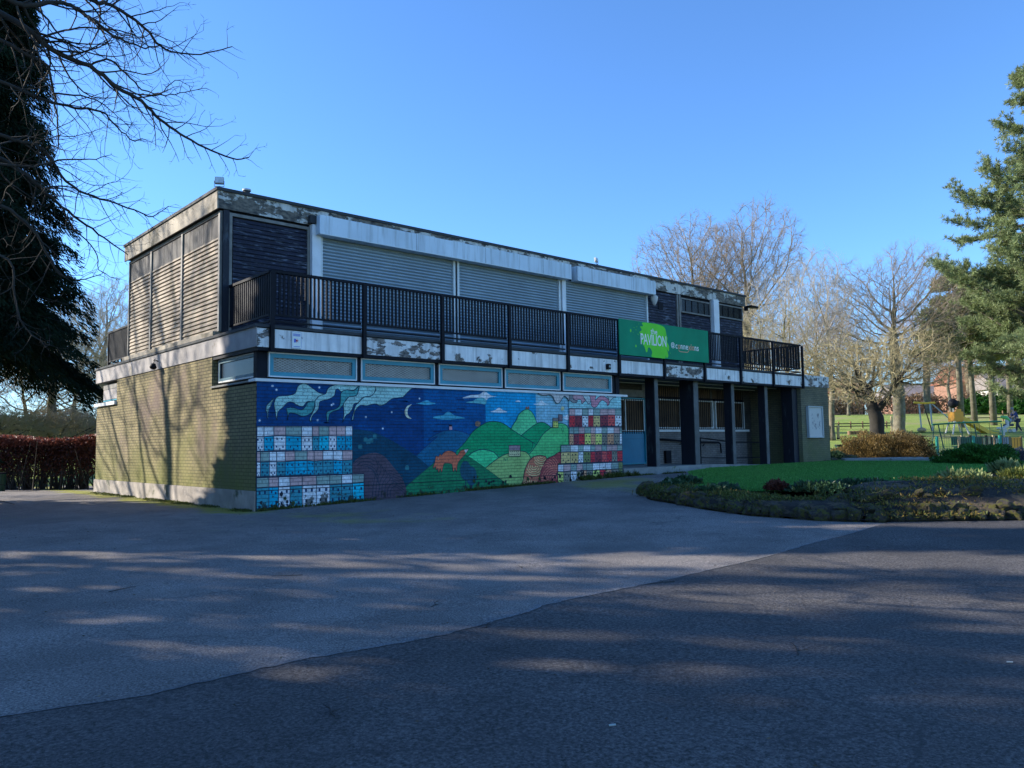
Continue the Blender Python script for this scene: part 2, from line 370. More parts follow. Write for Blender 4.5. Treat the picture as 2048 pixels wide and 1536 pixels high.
# ------------------------------------------------------------------ terrain and paving
def sheet(poly, cell, zoff, name, mat, kind='structure', parent=None):
    poly = [Vector((p[0], p[1])) for p in poly]; xs = [p.x for p in poly]; ys = [p.y for p in poly]
    V = {}; verts = []; faces = []
    def vid(x, y):
        k = (round(x, 4), round(y, 4))
        if k not in V: V[k] = len(verts); verts.append((x, y, g(x, y)+zoff))
        return V[k]
    def clip(P, ax, val, sgn):
        out = []
        for i in range(len(P)):
            a, b = P[i-1], P[i]; da = sgn*(a[ax]-val); db = sgn*(b[ax]-val)
            if (da >= 0) != (db >= 0):
                t = da/(da-db); out.append(a.lerp(b, t))
            if db >= 0: out.append(b)
        return out
    nx = int(math.floor(min(xs)/cell)), int(math.ceil(max(xs)/cell)); ny = int(math.floor(min(ys)/cell)), int(math.ceil(max(ys)/cell))
    for i in range(nx[0], nx[1]):
        col = clip(clip(poly, 0, i*cell, 1), 0, (i+1)*cell, -1)
        if len(col) < 3: continue
        for j in range(ny[0], ny[1]):
            c = clip(clip(col, 1, j*cell, 1), 1, (j+1)*cell, -1)
            if len(c) < 3: continue
            ids = []
            for p in c:
                q = vid(p.x, p.y)
                if q not in ids: ids.append(q)
            if len(ids) >= 3: faces.append(ids)
    me = bpy.data.meshes.new(name); me.from_pydata(verts, [], faces); me.update()
    o = link(name, me, mat, parent)
    for p in me.polygons: p.use_smooth = True
    if kind: tag(o, kind=kind)
    return o
def grid_ground():
    a = list(np.arange(-60, 121, 2.5)); a = [-1200, -600, -300, -150, -90]+a+[150, 200, 300, 600, 1200]
    V = [(x, y, g(x, y)-.05-(.25 if abs(x) < 26 and -30 < y < 30 and False else 0)) for y in a for x in a]
    n = len(a); Fq = [(j*n+i, j*n+i+1, (j+1)*n+i+1, (j+1)*n+i) for j in range(n-1) for i in range(n-1)]
    o = npmesh('ground', V, Fq, M['park_grass'], smooth=True); tag(o, kind='structure')
grid_ground()
random.seed(3)
EDGE = [(-40, -11.3), (-20, -10.9), (-9, -10.45), (-6.04, -10.22), (-5.34, -10.40), (-4.35, -10.34), (-3.3, -10.45), (-2.9, -10.42), (-2.23, -10.34), (-1.86, -10.22), (-.32, -10.2), (1.33, -10.26), (2.67, -10.18), (3.95, -10.17), (5.4, -10.05), (7.4, -10.0)]
def rough_edge(E, step=.09, amp=.014):
    out = []
    for a, b in zip(E[:-1], E[1:]):
        n = max(1, int(math.dist(a, b)/step)) if abs(a[0]) < 12 else 2
        for k in range(n):
            t = k/n; out.append((a[0]+(b[0]-a[0])*t, a[1]+(b[1]-a[1])*t+random.gauss(0, amp*.6)+math.sin((a[0]+(b[0]-a[0])*t)*2.3)*amp))
    return out+[E[-1]]
ROCKL = [(7.04, -4.15), (6.28, -4.95), (5.95, -5.82), (5.52, -6.7), (5.32, -7.36), (5.14, -7.96), (5.2, -8.48), (5.23, -9.15), (5.4, -9.56), (5.56, -9.88), (5.92, -10.33), (6.29, -10.7), (6.65, -11.07), (7.05, -11.49), (8.4, -12.9), (11.5, -15.6)]
fore = [(-40, -13), (-40, 26), (-3, 26), (-.5, 21.5), (1.2, 15.5), (1.2, 13), (24, 13), (26, 3), (40, 1.5), (40, -.9), (24, -.75), (14, -1.0), (11.2, -2.0), (8.6, -2.9)]+ROCKL+[(14, -18), (14, -20), (-40, -20)]
sheet(fore, 1.0, .0, 'forecourt', M['asphalt_old'])
re = rough_edge(EDGE)
sheet(re+[(7.4, -11.3), (8.6, -12.7), (14, -17.4), (14, -19.5), (14, -30), (-40, -30)], 1.0, .009, 'road', M['asphalt_new'])
# worn crumbling lip along the joint between the two surfaces
mb = MB()
prev = None
for x, y in re:
    if -7.5 < x < 5.2:
        wd = .03+.05*abs(math.sin(x*1.7))*random.random()+(.10*random.random() if -3.9 < x < -.6 else 0); z = g(x, y)
        cur = ((x, y+wd, z+.005), (x, y-.01, z+.013))
        if prev: mb.face([prev[1], cur[1], cur[0], prev[0]])
        prev = cur
tag(mb.build('joint', M['path_mat']), kind='structure')
# far path behind the flower bed
LAWN = [(10.4, -3.0), (8.2, -3.9), (7.5, -4.9), (7.3, -6.2), (7.9, -7.3), (8.9, -7.75), (10.2, -8.1), (11.75, -8.2), (15, -8.1), (19, -7.6), (24, -6.8), (27, -5.8), (27, -.9), (24, -.85), (14, -1.15), (11.6, -2.1)]
BED = [(8.6, -2.9)]+ROCKL+[(20, -20), (60, -12), (60, -5.5), (27, -5.0), (27, -.95), (24, -.8), (14, -1.05), (11.2, -2.05)]
sheet(BED, 1.0, .035, 'flower_bed', M['soil'])
sheet(LAWN, 1.0, .17, 'lawn', M['lawn'])
sheet([(24.4, -.9), (26.5, -1.0), (30, -1.6), (60, -10), (60, -7), (31, 2.5), (24.4, 2.5)], 1.5, .05, 'path', M['path_mat'])

# lawn blades
def in_poly(P, poly):
    x, y = P[:, 0], P[:, 1]; r = np.zeros(len(P), bool); q = poly[-1]
    for p in poly:
        c = ((p[1] > y) != (q[1] > y)) & (x < (q[0]-p[0])*(y-p[1])/((q[1]-p[1]) or 1e-9)+p[0]); r ^= c; q = p
    return r
def gz(P): return np.array([g(a, b) for a, b in P[:, :2]])
def blades(poly, n, hgt, name, mat, zoff, label=None, near=None, wd=.010):
    xs = [p[0] for p in poly]; ys = [p[1] for p in poly]
    P = np.column_stack([rng.uniform(min(xs), max(xs), n), rng.uniform(min(ys), max(ys), n)]); P = P[in_poly(P, poly)]
    if near is not None:
        d = np.linalg.norm(P-near, axis=1); P = P[rng.random(len(P)) < np.clip(9/d, .12, 1)**1.3]
    P3 = np.column_stack([P, gz(P)+zoff]); n = len(P)
    D = np.column_stack([rng.normal(0, .35, n), rng.normal(0, .35, n), np.ones(n)])
    V, Fc = leaves(P3, D, hgt*rng.uniform(.5, 1.3, n), wd*rng.uniform(.7, 1.5, n))
    return npmesh(name, V, Fc, mat, col=rng.uniform(.65, 1.35, n))
o = blades(LAWN, 330000, .045, 'lawn_grass', M['grass_blade'], .165, near=np.array([6, -9.5]), wd=.016)
tag(o, 'short mown green grass on the kidney shaped lawn', 'grass', kind='stuff')

# ------------------------------------------------------------------ the pavilion
bld = empty('pavilion', (0, 0, 0), 'two storey flat roofed pavilion with mural wall, balcony and steel shutters', 'building')
Y1 = 2.1   # front wall of the upper storey
mb = MB(); mb.box(0, .3, .02, 11.3, .45, 2.62); mb.box(0, .3, 2.3, 9.3, 2.62, 3.35)
mb.build('side_wall', M['brick_yellow'], bld)
mb = MB(); mb.box(.3, 11.25, .02, 11.3, -.3, 2.62); mb.box(0, .3, .0, .02, .45, 2.62); mb.box(.3, 11.25, 0, .02, .45, 2.62)
mb.build('front_wall', M['brick_yellow'], bld)
mb = MB(); mb.box(-.035, .3, -.02, 11.33, -.4, .45); mb.box(.3, 11.25, -.02, .02, -.4, .45); mb.build('plinth', M['plinth'], bld)
mb = MB(); mb.box(.25, 11.2, .28, 11.1, 2.62, 3.36); mb.build('window_band_core', M['black_wood'], bld)
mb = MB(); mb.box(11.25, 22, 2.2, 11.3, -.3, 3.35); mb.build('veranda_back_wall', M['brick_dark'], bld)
mb = MB(); mb.box(15.15, 21.4, 2.05, 2.2, .3, 1.66); mb.build('low_wall', M['brick_grey'], bld)
mb = MB(); mb.box(15.08, 21.5, 1.98, 2.2, 1.66, 1.74); mb.build('sill', M['white_trim'], bld)
mb = MB(); mb.box(22, 24.2, 0, 11.3, -.3, 3.38); mb.build('end_block_wall', M['brick_end'], bld)
mb = MB(); mb.box(21.97, 24.24, -.04, 11.34, 3.38, 3.82); mb.build('end_block_fascia', M['fascia_bare'], bld)
mb = MB(); mb.box(0.0, 21.97, 0, 11.4, 3.36, 3.76); mb.build('floor_slab', M['soffit'], bld)
mb = MB(); mb.box(-.02, 0, -.02, 11.42, 3.37, 3.77); mb.box(-.02, .0, 11.4, 11.42, 3.37, 3.77); mb.build('slab_side_fascia', M['slab_side'], bld)
mb = MB(); mb.box(-.05, 22.2, -.06, 11.45, 3.77, 3.83); mb.box(-.03, .0, -.04, .0, 3.36, 3.37); mb.build('balcony_deck', M['coping'], bld)
mb = MB(); mb.box(-.05, .12, Y1+.05, 8.7, 3.83, 3.93); mb.build('side_ledge', M['fascia_cream'], bld)
# black soffit edge strip
mb = MB(); mb.box(.01, 22.1, -.05, .06, 3.29, 3.36); mb.box(.01, .05, .06, 2.3, 3.29, 3.36); mb.box(.02, 11.3, .07, .28, 3.31, 3.36); mb.build('soffit_edge', M['black'], bld)
# fascia panels bay by bay
POSTX = [.30+2.18*k for k in range(11)]
for k in range(-1, 10):
    x0 = POSTX[k]+.06 if k >= 0 else 0.0; x1 = POSTX[k+1]-.05
    mt = {-1: 'fascia_bare', 0: 'fascia_white', 1: 'fascia_bare', 4: 'fascia_mid', 6: 'fascia_bare', 3: 'fascia_mid'}.get(k, 'fascia_white')
    mb = MB().box(x0, x1, -.035, 0, 3.36, 3.745); mb.build('fascia_panel', M[mt], bld)
# veranda floor, step and soffit battens
mb = MB(); mb.prism([(11.26, -.10), (15.9, -.10), (15.9, 2.2), (11.26, 2.2)], -.2, .54)
n = len(mb.v); P = [(15.9, -.1), (22, -.1), (22, 2.2), (15.9, 2.2)]
mb.v += [(x, y, -.2) for x, y in P]+[(15.9, -.1, .54), (22, -.1, .345), (22, 2.2, .345), (15.9, 2.2, .54)]
for f in ((3, 2, 1, 0), (4, 5, 6, 7), (0, 1, 5, 4), (1, 2, 6, 5), (2, 3, 7, 6)): mb.f.append(tuple(n+i for i in f)); mb.c.append(None)
mb.build('veranda_floor', M['concrete'], bld)
mb = MB(); mb.box(11.3, 21.9, 1.9, 1.93, 3.30, 3.33); mb.box(11.3, 21.9, .95, .98, 3.31, 3.335); mb.build('soffit_batten', M['white_trim'], bld)
for x0, x1, d in ((13.17, 13.36, .36), (15.25, 15.52, .55), (17.49, 17.68, .30), (19.70, 19.90, .28)):
    zf = .54 if x0 < 15.9 else .54-(x0-15.9)*.032
    c = MB().box(x0, x1, .21, .21+d, zf-.02, 3.36).build('column', M['column_paint'], bld, bevel=.01)
    MB().box(x0+.01, x1-.005, .195, .21, zf, 3.35).build('column_lit_face', M['column_lit'], c)  # thin front skin carrying the painted light of that side
MB().box(11.25, 11.42, .14, .5, 2.62, 3.29).build('corner_post', M['black_wood'], bld)
MB().box(21.6, 21.97, .15, .6, .3, 3.36).build('corner_pier', M['column_paint'], bld)
# front clerestory windows with expanded metal grilles
def grille(xa, xb, za, zb, y, sx=.055, sz=.027, t=.0055):
    mb = MB()
    def line(x0, z0, dx, dz):
        # clip a diagonal to the rectangle
        t0, t1 = 0.0, 1e9
        for p, d, lo, hi in ((x0, dx, xa, xb), (z0, dz, za, zb)):
            a, b = (lo-p)/d, (hi-p)/d
            if a > b: a, b = b, a
            t0, t1 = max(t0, a), min(t1, b)
        if t1 > t0:
            n = Vector((-dz, 0, dx)).normalized()*t
            a = Vector((x0+dx*t0, y, z0+dz*t0)); b = Vector((x0+dx*t1, y, z0+dz*t1))
            mb.face([a-n, b-n, b+n, a+n])
    k = xa-3*(zb-za)
    while k < xb:
        line(k, za, sx, sz); k += sx*2
    k = xa
    while k < xb+3*(zb-za):
        line(k, za, -sx, sz); k += sx*2
    return mb
def frame(mb, x0, x1, z0, z1, y0, y1, t):
    mb.box(x0, x1, y0, y1, z1-t, z1); mb.box(x0, x1, y0, y1, z0, z0+t)
    mb.box(x0, x0+t, y0, y1, z0+t, z1-t); mb.box(x1-t, x1, y0, y1, z0+t, z1-t); return mb
for x0, x1 in ((.30, 2.38), (2.49, 4.53), (4.66, 6.70), (6.80, 8.84), (8.955, 11.01)):
    wn = frame(MB(), x0, x1, 2.77, 3.285, .07, .15, .025).build('window', M['white_trim'], bld)
    frame(MB(), x0+.026, x1-.026, 2.796, 3.259, .085, .14, .085).build('frame', M['teal'], wn)
    MB().box(x0+.09, x1-.09, .16, .17, 2.86, 3.2).build('pane', M['glass_dirty'], wn)
    grille(x0+.096, x1-.096, 2.866, 3.189, .12).build('grille', M['mesh_metal'], wn)
mb = MB(); mb.box(-.05, 11.55, -.06, .26, 2.66, 2.72); mb.build('wall_coping', M['white_trim'], bld)
MB().box(-.02, .26, .26, 2.32, 2.66, 2.70).build('side_sill', M['concrete'], bld)
for x in (.14, 2.435, 4.595, 6.75, 8.9, 11.1): MB().box(x-.055 if x > .2 else .05, x+.055 if x > .2 else .28, .10, .25, 2.72, 3.31).build('window_mullion', M['black_wood'], bld)
# side windows
wn = frame(MB(), .15, 2.2, 2.77, 3.29, -.09, -.0, .03).build('side_window', M['white_trim'], bld)
def rotw(o, x): o.rotation_euler = (0, 0, R(90)); o.location = (x, 0, 0)
rotw(wn, .10)
frame(MB(), .19, 2.16, 2.80, 3.26, -.07, .0, .06).build('frame', M['teal_dark'], wn)
MB().box(.22, 2.13, -.04, -.03, 2.83, 3.22).build('pane', M['glass_dark'], wn)
wn = MB().box(9.38, 11.0, -.05, 0, 2.84, 3.14).build('side_shutter', M['slab_side'], bld); rotw(wn, .10)
MB().box(9.36, 11.02, -.055, 0, 2.79, 2.83).build('rail', M['teal'], wn); MB().box(9.36, 11.02, -.05, 0, 3.15, 3.29).build('head', M['frame_grey'], wn)
MB().box(-.07, .2, 9.3, 11.36, 2.64, 2.74).build('side_sill', M['white_trim'], bld)

# upper storey
mb = MB(); mb.box(.14, 21.5, Y1+.03, 8.6, 3.83, 6.72); mb.build('upper_wall', M['black_wood'], bld)
mb = MB(); mb.box(0, 21.65, Y1-.06, Y1-.03, 6.72, 7.12); mb.build('roof_fascia', M['roof_fascia'], bld)
mb = MB(); mb.box(0.0, 21.65, Y1-.03, 8.72, 6.74, 7.10); mb.build('roof', M['roof'], bld)
mb = MB(); mb.box(-.03, 0.0, Y1-.06, 8.75, 6.70, 7.12); mb.build('side_roof_fascia', M['fascia_cream'], bld)
mb = MB(); mb.box(-.06, 21.7, Y1-.10, 8.78, 7.12, 7.19); mb.build('roof_edge', M['coping'], bld)
mb = MB(); mb.box(21.5, 21.53, Y1+.03, 8.6, 3.83, 6.72); mb.build('end_cladding', M['navy_board'], bld)
# lapped boards
def boards_front(x0, x1, z0, z1, mat, name='cladding', pitch=.098):
    mb = MB(); z = z0
    while z < z1-.02:
        h = min(pitch-.008, z1-z); y = Y1
        n = len(mb.v); dx = random.uniform(-.004, .004)
        mb.v += [(x0, y-.030+dx, z), (x1, y-.030, z), (x1, y-.012, z+h), (x0, y-.012, z+h), (x0, y+.03, z), (x1, y+.03, z), (x1, y+.03, z+h), (x0, y+.03, z+h)]
        for f in ((0, 1, 2, 3), (4, 5, 1, 0), (3, 2, 6, 7), (0, 3, 7, 4), (1, 5, 6, 2)): mb.f.append(tuple(n+i for i in f)); mb.c.append(None)
        z += pitch
    return mb.build(name, mat, bld)
boards_front(.36, 2.22, 3.84, 6.56, M['navy_board'])
boards_front(15.36, 17.02, 3.84, 6.68, M['navy_board'])
boards_front(17.32, 19.2, 3.84, 6.02, M['navy_board'])
boards_front(19.74, 21.42, 3.84, 6.08, M['navy_board'])
frame(MB(), .26, 2.27, 3.83, 6.66, Y1-.05, Y1+.02, .07).build('cladding_frame', M['frame_grey'], bld)
MB().box(.12, .26, Y1-.06, Y1+.03, 3.83, 6.70).build('corner_board', M['column_paint'], bld)
for xa, xb in ((17.04, 17.12), (17.18, 17.27)): MB().box(xa, xb, Y1-.06, Y1+.02, 3.83, 6.7).build('mullion', M['frame_grey'], bld)
for xa, xb, za, zb in ((17.3, 19.2, 6.07, 6.62), (19.74, 21.45, 6.12, 6.66)):
    wn = frame(MB(), xa, xb, za, zb, Y1-.05, Y1+.02, .05).build('window', M['frame_grey'], bld)
    MB().box(xa+.05, xb-.05, Y1-.02, Y1-.01, za+.05, zb-.05).build('pane', M['glass_dark'], wn)
    b_ = MB()
    for k in range(4): xx = xa+.3+k*.4; b_.box(xx, xx+.02, Y1-.04, Y1-.025, za+.05, zb-.05)
    b_.build('glazing_bar', M['black'], wn)
MB().box(2.27, 2.50, Y1-.16, Y1+.02, 3.83, 6.72).build('pier', M['pier_white'], bld)
MB().box(2.20, 2.60, Y1-.2, Y1-.065, 6.74, 6.93).build('pier_cap', M['coping'], bld)
MB().box(19.25, 19.60, Y1-.16, Y1+.02, 3.83, 6.74).build('pier', M['pier_white'], bld)
MB().box(10.98, 11.10, Y1-.10, Y1+.02, 3.83, 6.5).build('pier', M['pier_white'], bld)
for xa, xb in ((2.36, 11.15), (11.42, 15.42)):
    bx = MB().box(xa, xb, 1.74, Y1-.07, 6.46, 6.93).build('shutter_box', M['shutter_box'], bld, bevel=.012)
    MB().box(xa+.01, xb-.01, 1.735, 1.74, 6.455, 6.475).build('edge_strip', M['guide'], bx)
    if xa < 5:
        for xs in (5.2, 7.6, 9.9): MB().box(xs, xs+.006, 1.737, 1.74, 6.47, 6.92).build('seam', M['coping'], bx)
    else: MB().box(14.2, 14.206, 1.737, 1.74, 6.47, 6.92).build('seam', M['coping'], bx)
for xa, xb in ((2.60, 6.66), (6.87, 10.86), (11.18, 15.25)):
    V = []; zs = []; pitch = .0835; z = 3.84
    prof = [(.012, 0), (.006, .014), (-.014, .042), (-.026, .055), (-.026, .060), (-.008, .072), (.012, .0835)]
    pts = []
    while z < 6.5:
        pts += [(Y1-.02+a, z+b) for a, b in prof[:-1]]; z += pitch
    V = [(x, y, zz) for y, zz in pts for x in (xa, xb)]
    Fq = [(2*i, 2*i+1, 2*i+3, 2*i+2) for i in range(len(pts)-1)]
    sh = npmesh('roller_shutter', V, Fq, M['shutter'], bld)
    for gx in (xa-.07, xb): MB().box(gx, gx+.07, Y1-.07, Y1-.0, 3.83, 6.5).build('guide_rail', M['guide'], sh)
    MB().box(xa, xb, Y1-.05, Y1-.0, 3.83, 3.9).build('bottom_bar', M['guide'], sh)
MB().box(6.73, 6.80, Y1-.04, Y1+.02, 3.83, 6.5).build('mullion', M['black_wood'], bld)
# side cladding in three bays: beige boards below, dark boarding above
for ya, yb in ((2.16, 4.40), (4.52, 6.68), (6.82, 8.56)):
    mb = MB(); z = 3.95
    while z < 6.05:
        n = len(mb.v); h = .082; j = random.uniform(0, .006)
        mb.v += [(.085-j, ya, z), (.085-j, yb, z), (.110, yb, z+h), (.110, ya, z+h), (.14, ya, z), (.14, yb, z), (.14, yb, z+h), (.14, ya, z+h)]
        for f in ((3, 2, 1, 0), (0, 1, 5, 4), (7, 6, 2, 3), (4, 7, 3, 0), (1, 2, 6, 5)): mb.f.append(tuple(n+i for i in f)); mb.c.append(None)
        z += .1
    mb.build('side_cladding', M['board_cream'], bld)
    mb = MB()
    k = int((yb-ya)/.12)
    for i in range(k): a = ya+(yb-ya)*i/k; mb.box(.10+random.uniform(-.004, .004), .14, a, a+(yb-ya)/k-.006, 6.09, 6.62)
    mb.build('side_transom_panel', M['board_grey'], bld)
mb = MB()
for ya in (2.10, 4.42, 6.70, 8.57): mb.box(.06, .14, ya, ya+.09 if ya < 8.5 else 8.62, 3.93, 6.68)
mb.box(.07, .14, 2.16, 8.56, 6.62, 6.69); mb.build('side_post', M['frame_grey'], bld)

# balcony railing
rail = MB().box(.30, 22.12, -.035, .035, 4.93, 4.985)
rail.box(.265, .335, .035, Y1+.5, 4.93, 4.985); rail.box(22.06, 22.13, .035, 10.9, 4.93, 4.985)
rail.box(.265, .335, 8.7, 11.3, 4.93, 4.985)
rl = rail.build('balcony_railing', M['black'], bld)
for k, x in enumerate(POSTX):
    MB().box(x-.045, x+.045, -.11, -.04, 3.27, 4.93).build('post', M['black'], rl, bevel=.006)
MB().box(.26, .34, 11.22, 11.3, 3.77, 4.93).build('post', M['black'], rl)
def infill(a, b, axis, c, name='infill'):
    mb = MB(); n = max(1, round((b-a)/.1)); s = (b-a)/n
    for i in range(n):
        t = a+s*(i+.5)
        if axis == 'x': mb.box(t-.023, t+.023, c-.012, c+.012, 4.07, 4.93)
        else: mb.box(c-.012, c+.012, t-.023, t+.023, 4.07, 4.93)
    for z0, z1 in ((4.03, 4.07), (3.90, 3.935)):
        if axis == 'x': mb.box(a, b, c-.02, c+.02, z0, z1)
        else: mb.box(c-.02, c+.02, a, b, z0, z1)
    mb.build(name, M['black'], rl)
for k in range(10): infill(POSTX[k]+.045, POSTX[k+1]-.045, 'x', 0)
infill(.05, Y1-.02+.5, 'y', .3); infill(.05, 10.8, 'y', 22.1); infill(8.8, 11.2, 'y', .3)
infill(.4, 22, 'x', 11.2); MB().box(.3, 22.1, 11.17, 11.23, 4.93, 4.985).build('rear_rail', M['black'], rl)

# door and veranda windows
dr = frame(MB(), 13.5, 15.06, .56, 2.83, 2.08, 2.19, .05).build('door', M['teal'], bld)
MB().box(13.56, 15.0, 2.11, 2.16, .60, 1.66).build('panel', M['door_teal'], dr)
MB().box(13.56, 15.0, 2.105, 2.11, 1.42, 1.43).build('panel_groove', M['teal_dark'], dr)
MB().box(13.56, 15.0, 2.15, 2.16, 1.70, 2.77).build('pane', M['curtain'], dr)
b_ = MB()
frame(b_, 13.58, 14.98, 1.69, 2.76, 2.06, 2.075, .03)
b_.build('grille_frame', M['white_trim'], dr)
b_ = MB()
for k in range(11): xx = 13.68+k*.12; b_.box(xx, xx+.015, 2.04, 2.055, 1.6, 2.78)
b_.build('grille_bar', M['black'], dr)
MB().box(13.98, 14.03, 2.08, 2.14, 1.70, 2.77).build('glazing_bar', M['white_trim'], dr)
MB().box(13.4, 15.1, 2.10, 2.19, 2.86, 3.10).build('transom_panel', M['frame_grey'], bld)
MB().box(15.07, 15.16, 2.0, 2.2, .54, 3.30).build('door_post', M['white_trim'], bld)
for xa, xb in ((15.2, 17.15), (17.3, 19.15), (19.3, 21.3)):
    wn = frame(MB(), xa, xb, 1.78, 2.83, 2.06, 2.16, .045).build('veranda_window', M['white_trim'], bld)
    MB().box(xa+.04, xb-.04, 2.185, 2.195, 1.82, 2.79).build('curtain', M['curtain'], wn)
    MB().box(xa, xb, 2.185, 2.195, 2.93, 3.25).build('transom_pane', M['curtain'], wn)
    MB().box(xa, xb, 2.08, 2.18, 2.84, 2.92).build('transom_rail', M['black_wood'], wn)
    b_ = MB()
    for k in range(int((xb-xa-.1)/.125)): xx = xa+.1+k*.125; b_.box(xx, xx+.016, 2.02, 2.04, 1.76, 3.26)
    b_.build('security_bar', M['black'], wn)
MB().box(16.0, 16.3, 1.95, 2.05, .55, 1.0).build('meter_box', M['black_wood'], bld)
MB().box(19.75, 20.35, 2.1, 2.2, .5, .9) 
# handrails
hr = MB().tube([(15.3, 1.93, 1.42), (18.0, 1.93, 1.28), (19.2, 1.93, 1.26), (19.35, 1.93, 1.2), (19.38, 1.93, .85)], .032, 8).build('wall_handrail', M['black'], bld, True)
for x in (15.45, 16.9, 18.3): MB().tube([(x, 1.93, 1.36-(x-15.45)*.05), (x, 1.98, 1.28-(x-15.45)*.05), (x, 2.06, 1.28-(x-15.45)*.05)], .014, 6).build('bracket', M['black'], hr)
hr = MB().tube([(15.4, .75, 1.48), (16.4, .75, 1.42), (18.5, .75, 1.25), (20.9, .75, 1.22)], .022, 8).build('ramp_railing', M['black'], bld, True)
for x, z in ((16.35, 1.42), (18.25, 1.26), (20.85, 1.22)): MB().tube([(x, .75, .35), (x, .75, z)], .022, 8).build('post', M['black'], hr)
MB().tube([(15.45, .75, .78), (17.6, .75, .70), (20.85, .75, .66)], .016, 6).build('lower_rail', M['black'], hr)
# vent in the boarding, roof cowl
MB().box(15.95, 16.22, Y1-.045, Y1-.02, 6.05, 6.32).build('vent', M['black_wood'], bld)
vt = MB().tube([(.9, 2.6, 7.19), (.9, 2.6, 7.42)], .075, 12).build('roof_cowl', M['coping'], bld, True)
MB().tube([(.9, 2.6, 7.42), (.9, 2.6, 7.46)], .10, 12).build('cap', M['grey_steel'], vt)
# chalked letters on the low wall
mb = MB()
for a, b in (((19.55, 1.52), (19.55, 1.28)), ((19.55, 1.40), (19.75, 1.40)), ((19.75, 1.52), (19.75, 1.25)), ((19.5, 1.05), (19.68, .72)), ((19.68, .72), (19.85, 1.08))):
    d = Vector((b[0]-a[0], 0, b[1]-a[1])).normalized(); nn = Vector((-d.z, 0, d.x))*.008
    A, B = Vector((a[0], 2.047, a[1])), Vector((b[0], 2.047, b[1])); mb.face([A-nn, B-nn, B+nn, A+nn])
mb.build('chalk_mark', M['frame_grey'], bld)

# ------------------------------------------------------------------ mural
def srgb(c): return tuple(((v/255)/12.92 if v/255 <= .04045 else ((v/255+.055)/1.055)**2.4) for v in c)
SH = (.46, .62, .86)      # look of white in the wall's open shade, to read pigment from the photo
def pig(c): l = srgb(c); return tuple(min(.84, a*.80/s*k) for a, s, k in zip(l, SH, (1.5, 1.55, 1.3)))
def mural_mat():
    m, nt, b = nodes_mat('mural paint on brick'); v = coords(nt); s = sep(nt, v)
    a = nd(nt, 'ShaderNodeAttribute', attribute_name='Col')
    cb = nd(nt, 'ShaderNodeCombineXYZ'); nt.links.new(s[0], cb.inputs[0]); nt.links.new(s[2], cb.inputs[1])
    t = nd(nt, 'ShaderNodeTexBrick'); t.inputs['Scale'].default_value = 1; t.inputs['Brick Width'].default_value = .225
    t.inputs['Row Height'].default_value = .075; t.inputs['Mortar Size'].default_value = .008; t.inputs['Mortar Smooth'].default_value = .4
    nt.links.new(cb.outputs[0], t.inputs['Vector'])
    c = mix(nt, math_(nt, 'MULTIPLY', t.outputs['Fac'], .5), a.outputs['Color'], (.03, .04, .06))
    c = mix(nt, 1.0, c, ramp(nt, noise(nt, v, 2.2, 8, .7), [(.3, .70), (.7, 1.25)]), 'MULTIPLY')
    c = mix(nt, 1.0, c, ramp(nt, noise(nt, v, 22, 5, .75), [(.3, .74), (.7, 1.18)]), 'MULTIPLY')
    # flaking and damp near the foot
    n = noise(nt, v, 5.5, 9, .72); h = math_(nt, 'ADD', math_(nt, 'MULTIPLY', s[2], -.42), n)
    c = mix(nt, ramp(nt, h, [(.42, 0), (.46, .85)]), c, (.035, .038, .03))
    nt.links.new(c, b.inputs['Base Color']); b.inputs['Roughness'].default_value = .75; b.inputs['Specular IOR Level'].default_value = .12
    bump(nt, b, math_(nt, 'ADD', math_(nt, 'MULTIPLY', t.outputs['Fac'], -1), math_(nt, 'MULTIPLY', noise(nt, v, 50), .3)), .006)
    return m
M['mural'] = mural_mat()
mu = MB()
CR = {'c3': (500, 680, .23433), 'c4': (850, 680, .21484), 'c5': (500, 830, .13670), 'c6': (1090, 770, .14322), 'c8': (500, 740, .17578), 'p': (0, 0, 1)}
WX1, WZ1 = 11.25, 2.655
def wp(cr, p):
    a, b, s = CR[cr]; q = on(a+p[0]*s, b+p[1]*s, y=-.03); return (min(max(q.x, 0.0), WX1), min(max(q.z, .0), WZ1))
def curve(P, n=6, closed=True):
    out = []; k = len(P); rngk = range(k) if closed else range(k-1)
    for i in rngk:
        p0, p1, p2, p3 = (P[(i-1) % k], P[i], P[(i+1) % k], P[(i+2) % k]) if closed else (P[max(i-1, 0)], P[i], P[i+1], P[min(i+2, k-1)])
        for j in range(n):
            t = j/n
            out.append(tuple(.5*((2*b)+(c-a)*t+(2*a-5*b+4*c-d)*t*t+(3*b-a-3*c+d)*t**3) for a, b, c, d in zip(p0, p1, p2, p3)))
    if not closed: out.append(P[-1])
    return out
LAY = [0]
HOLD = [False]
def ly():
    if not HOLD[0]: LAY[0] += 1
    return -.0222-LAY[0]*.00016
def hold(on_):
    LAY[0] += 1; HOLD[0] = on_
def fill(pts, col, raw=True):
    y = ly(); mu.face([(p[0], y, p[1]) for p in pts][::-1], pig(col) if raw else col)
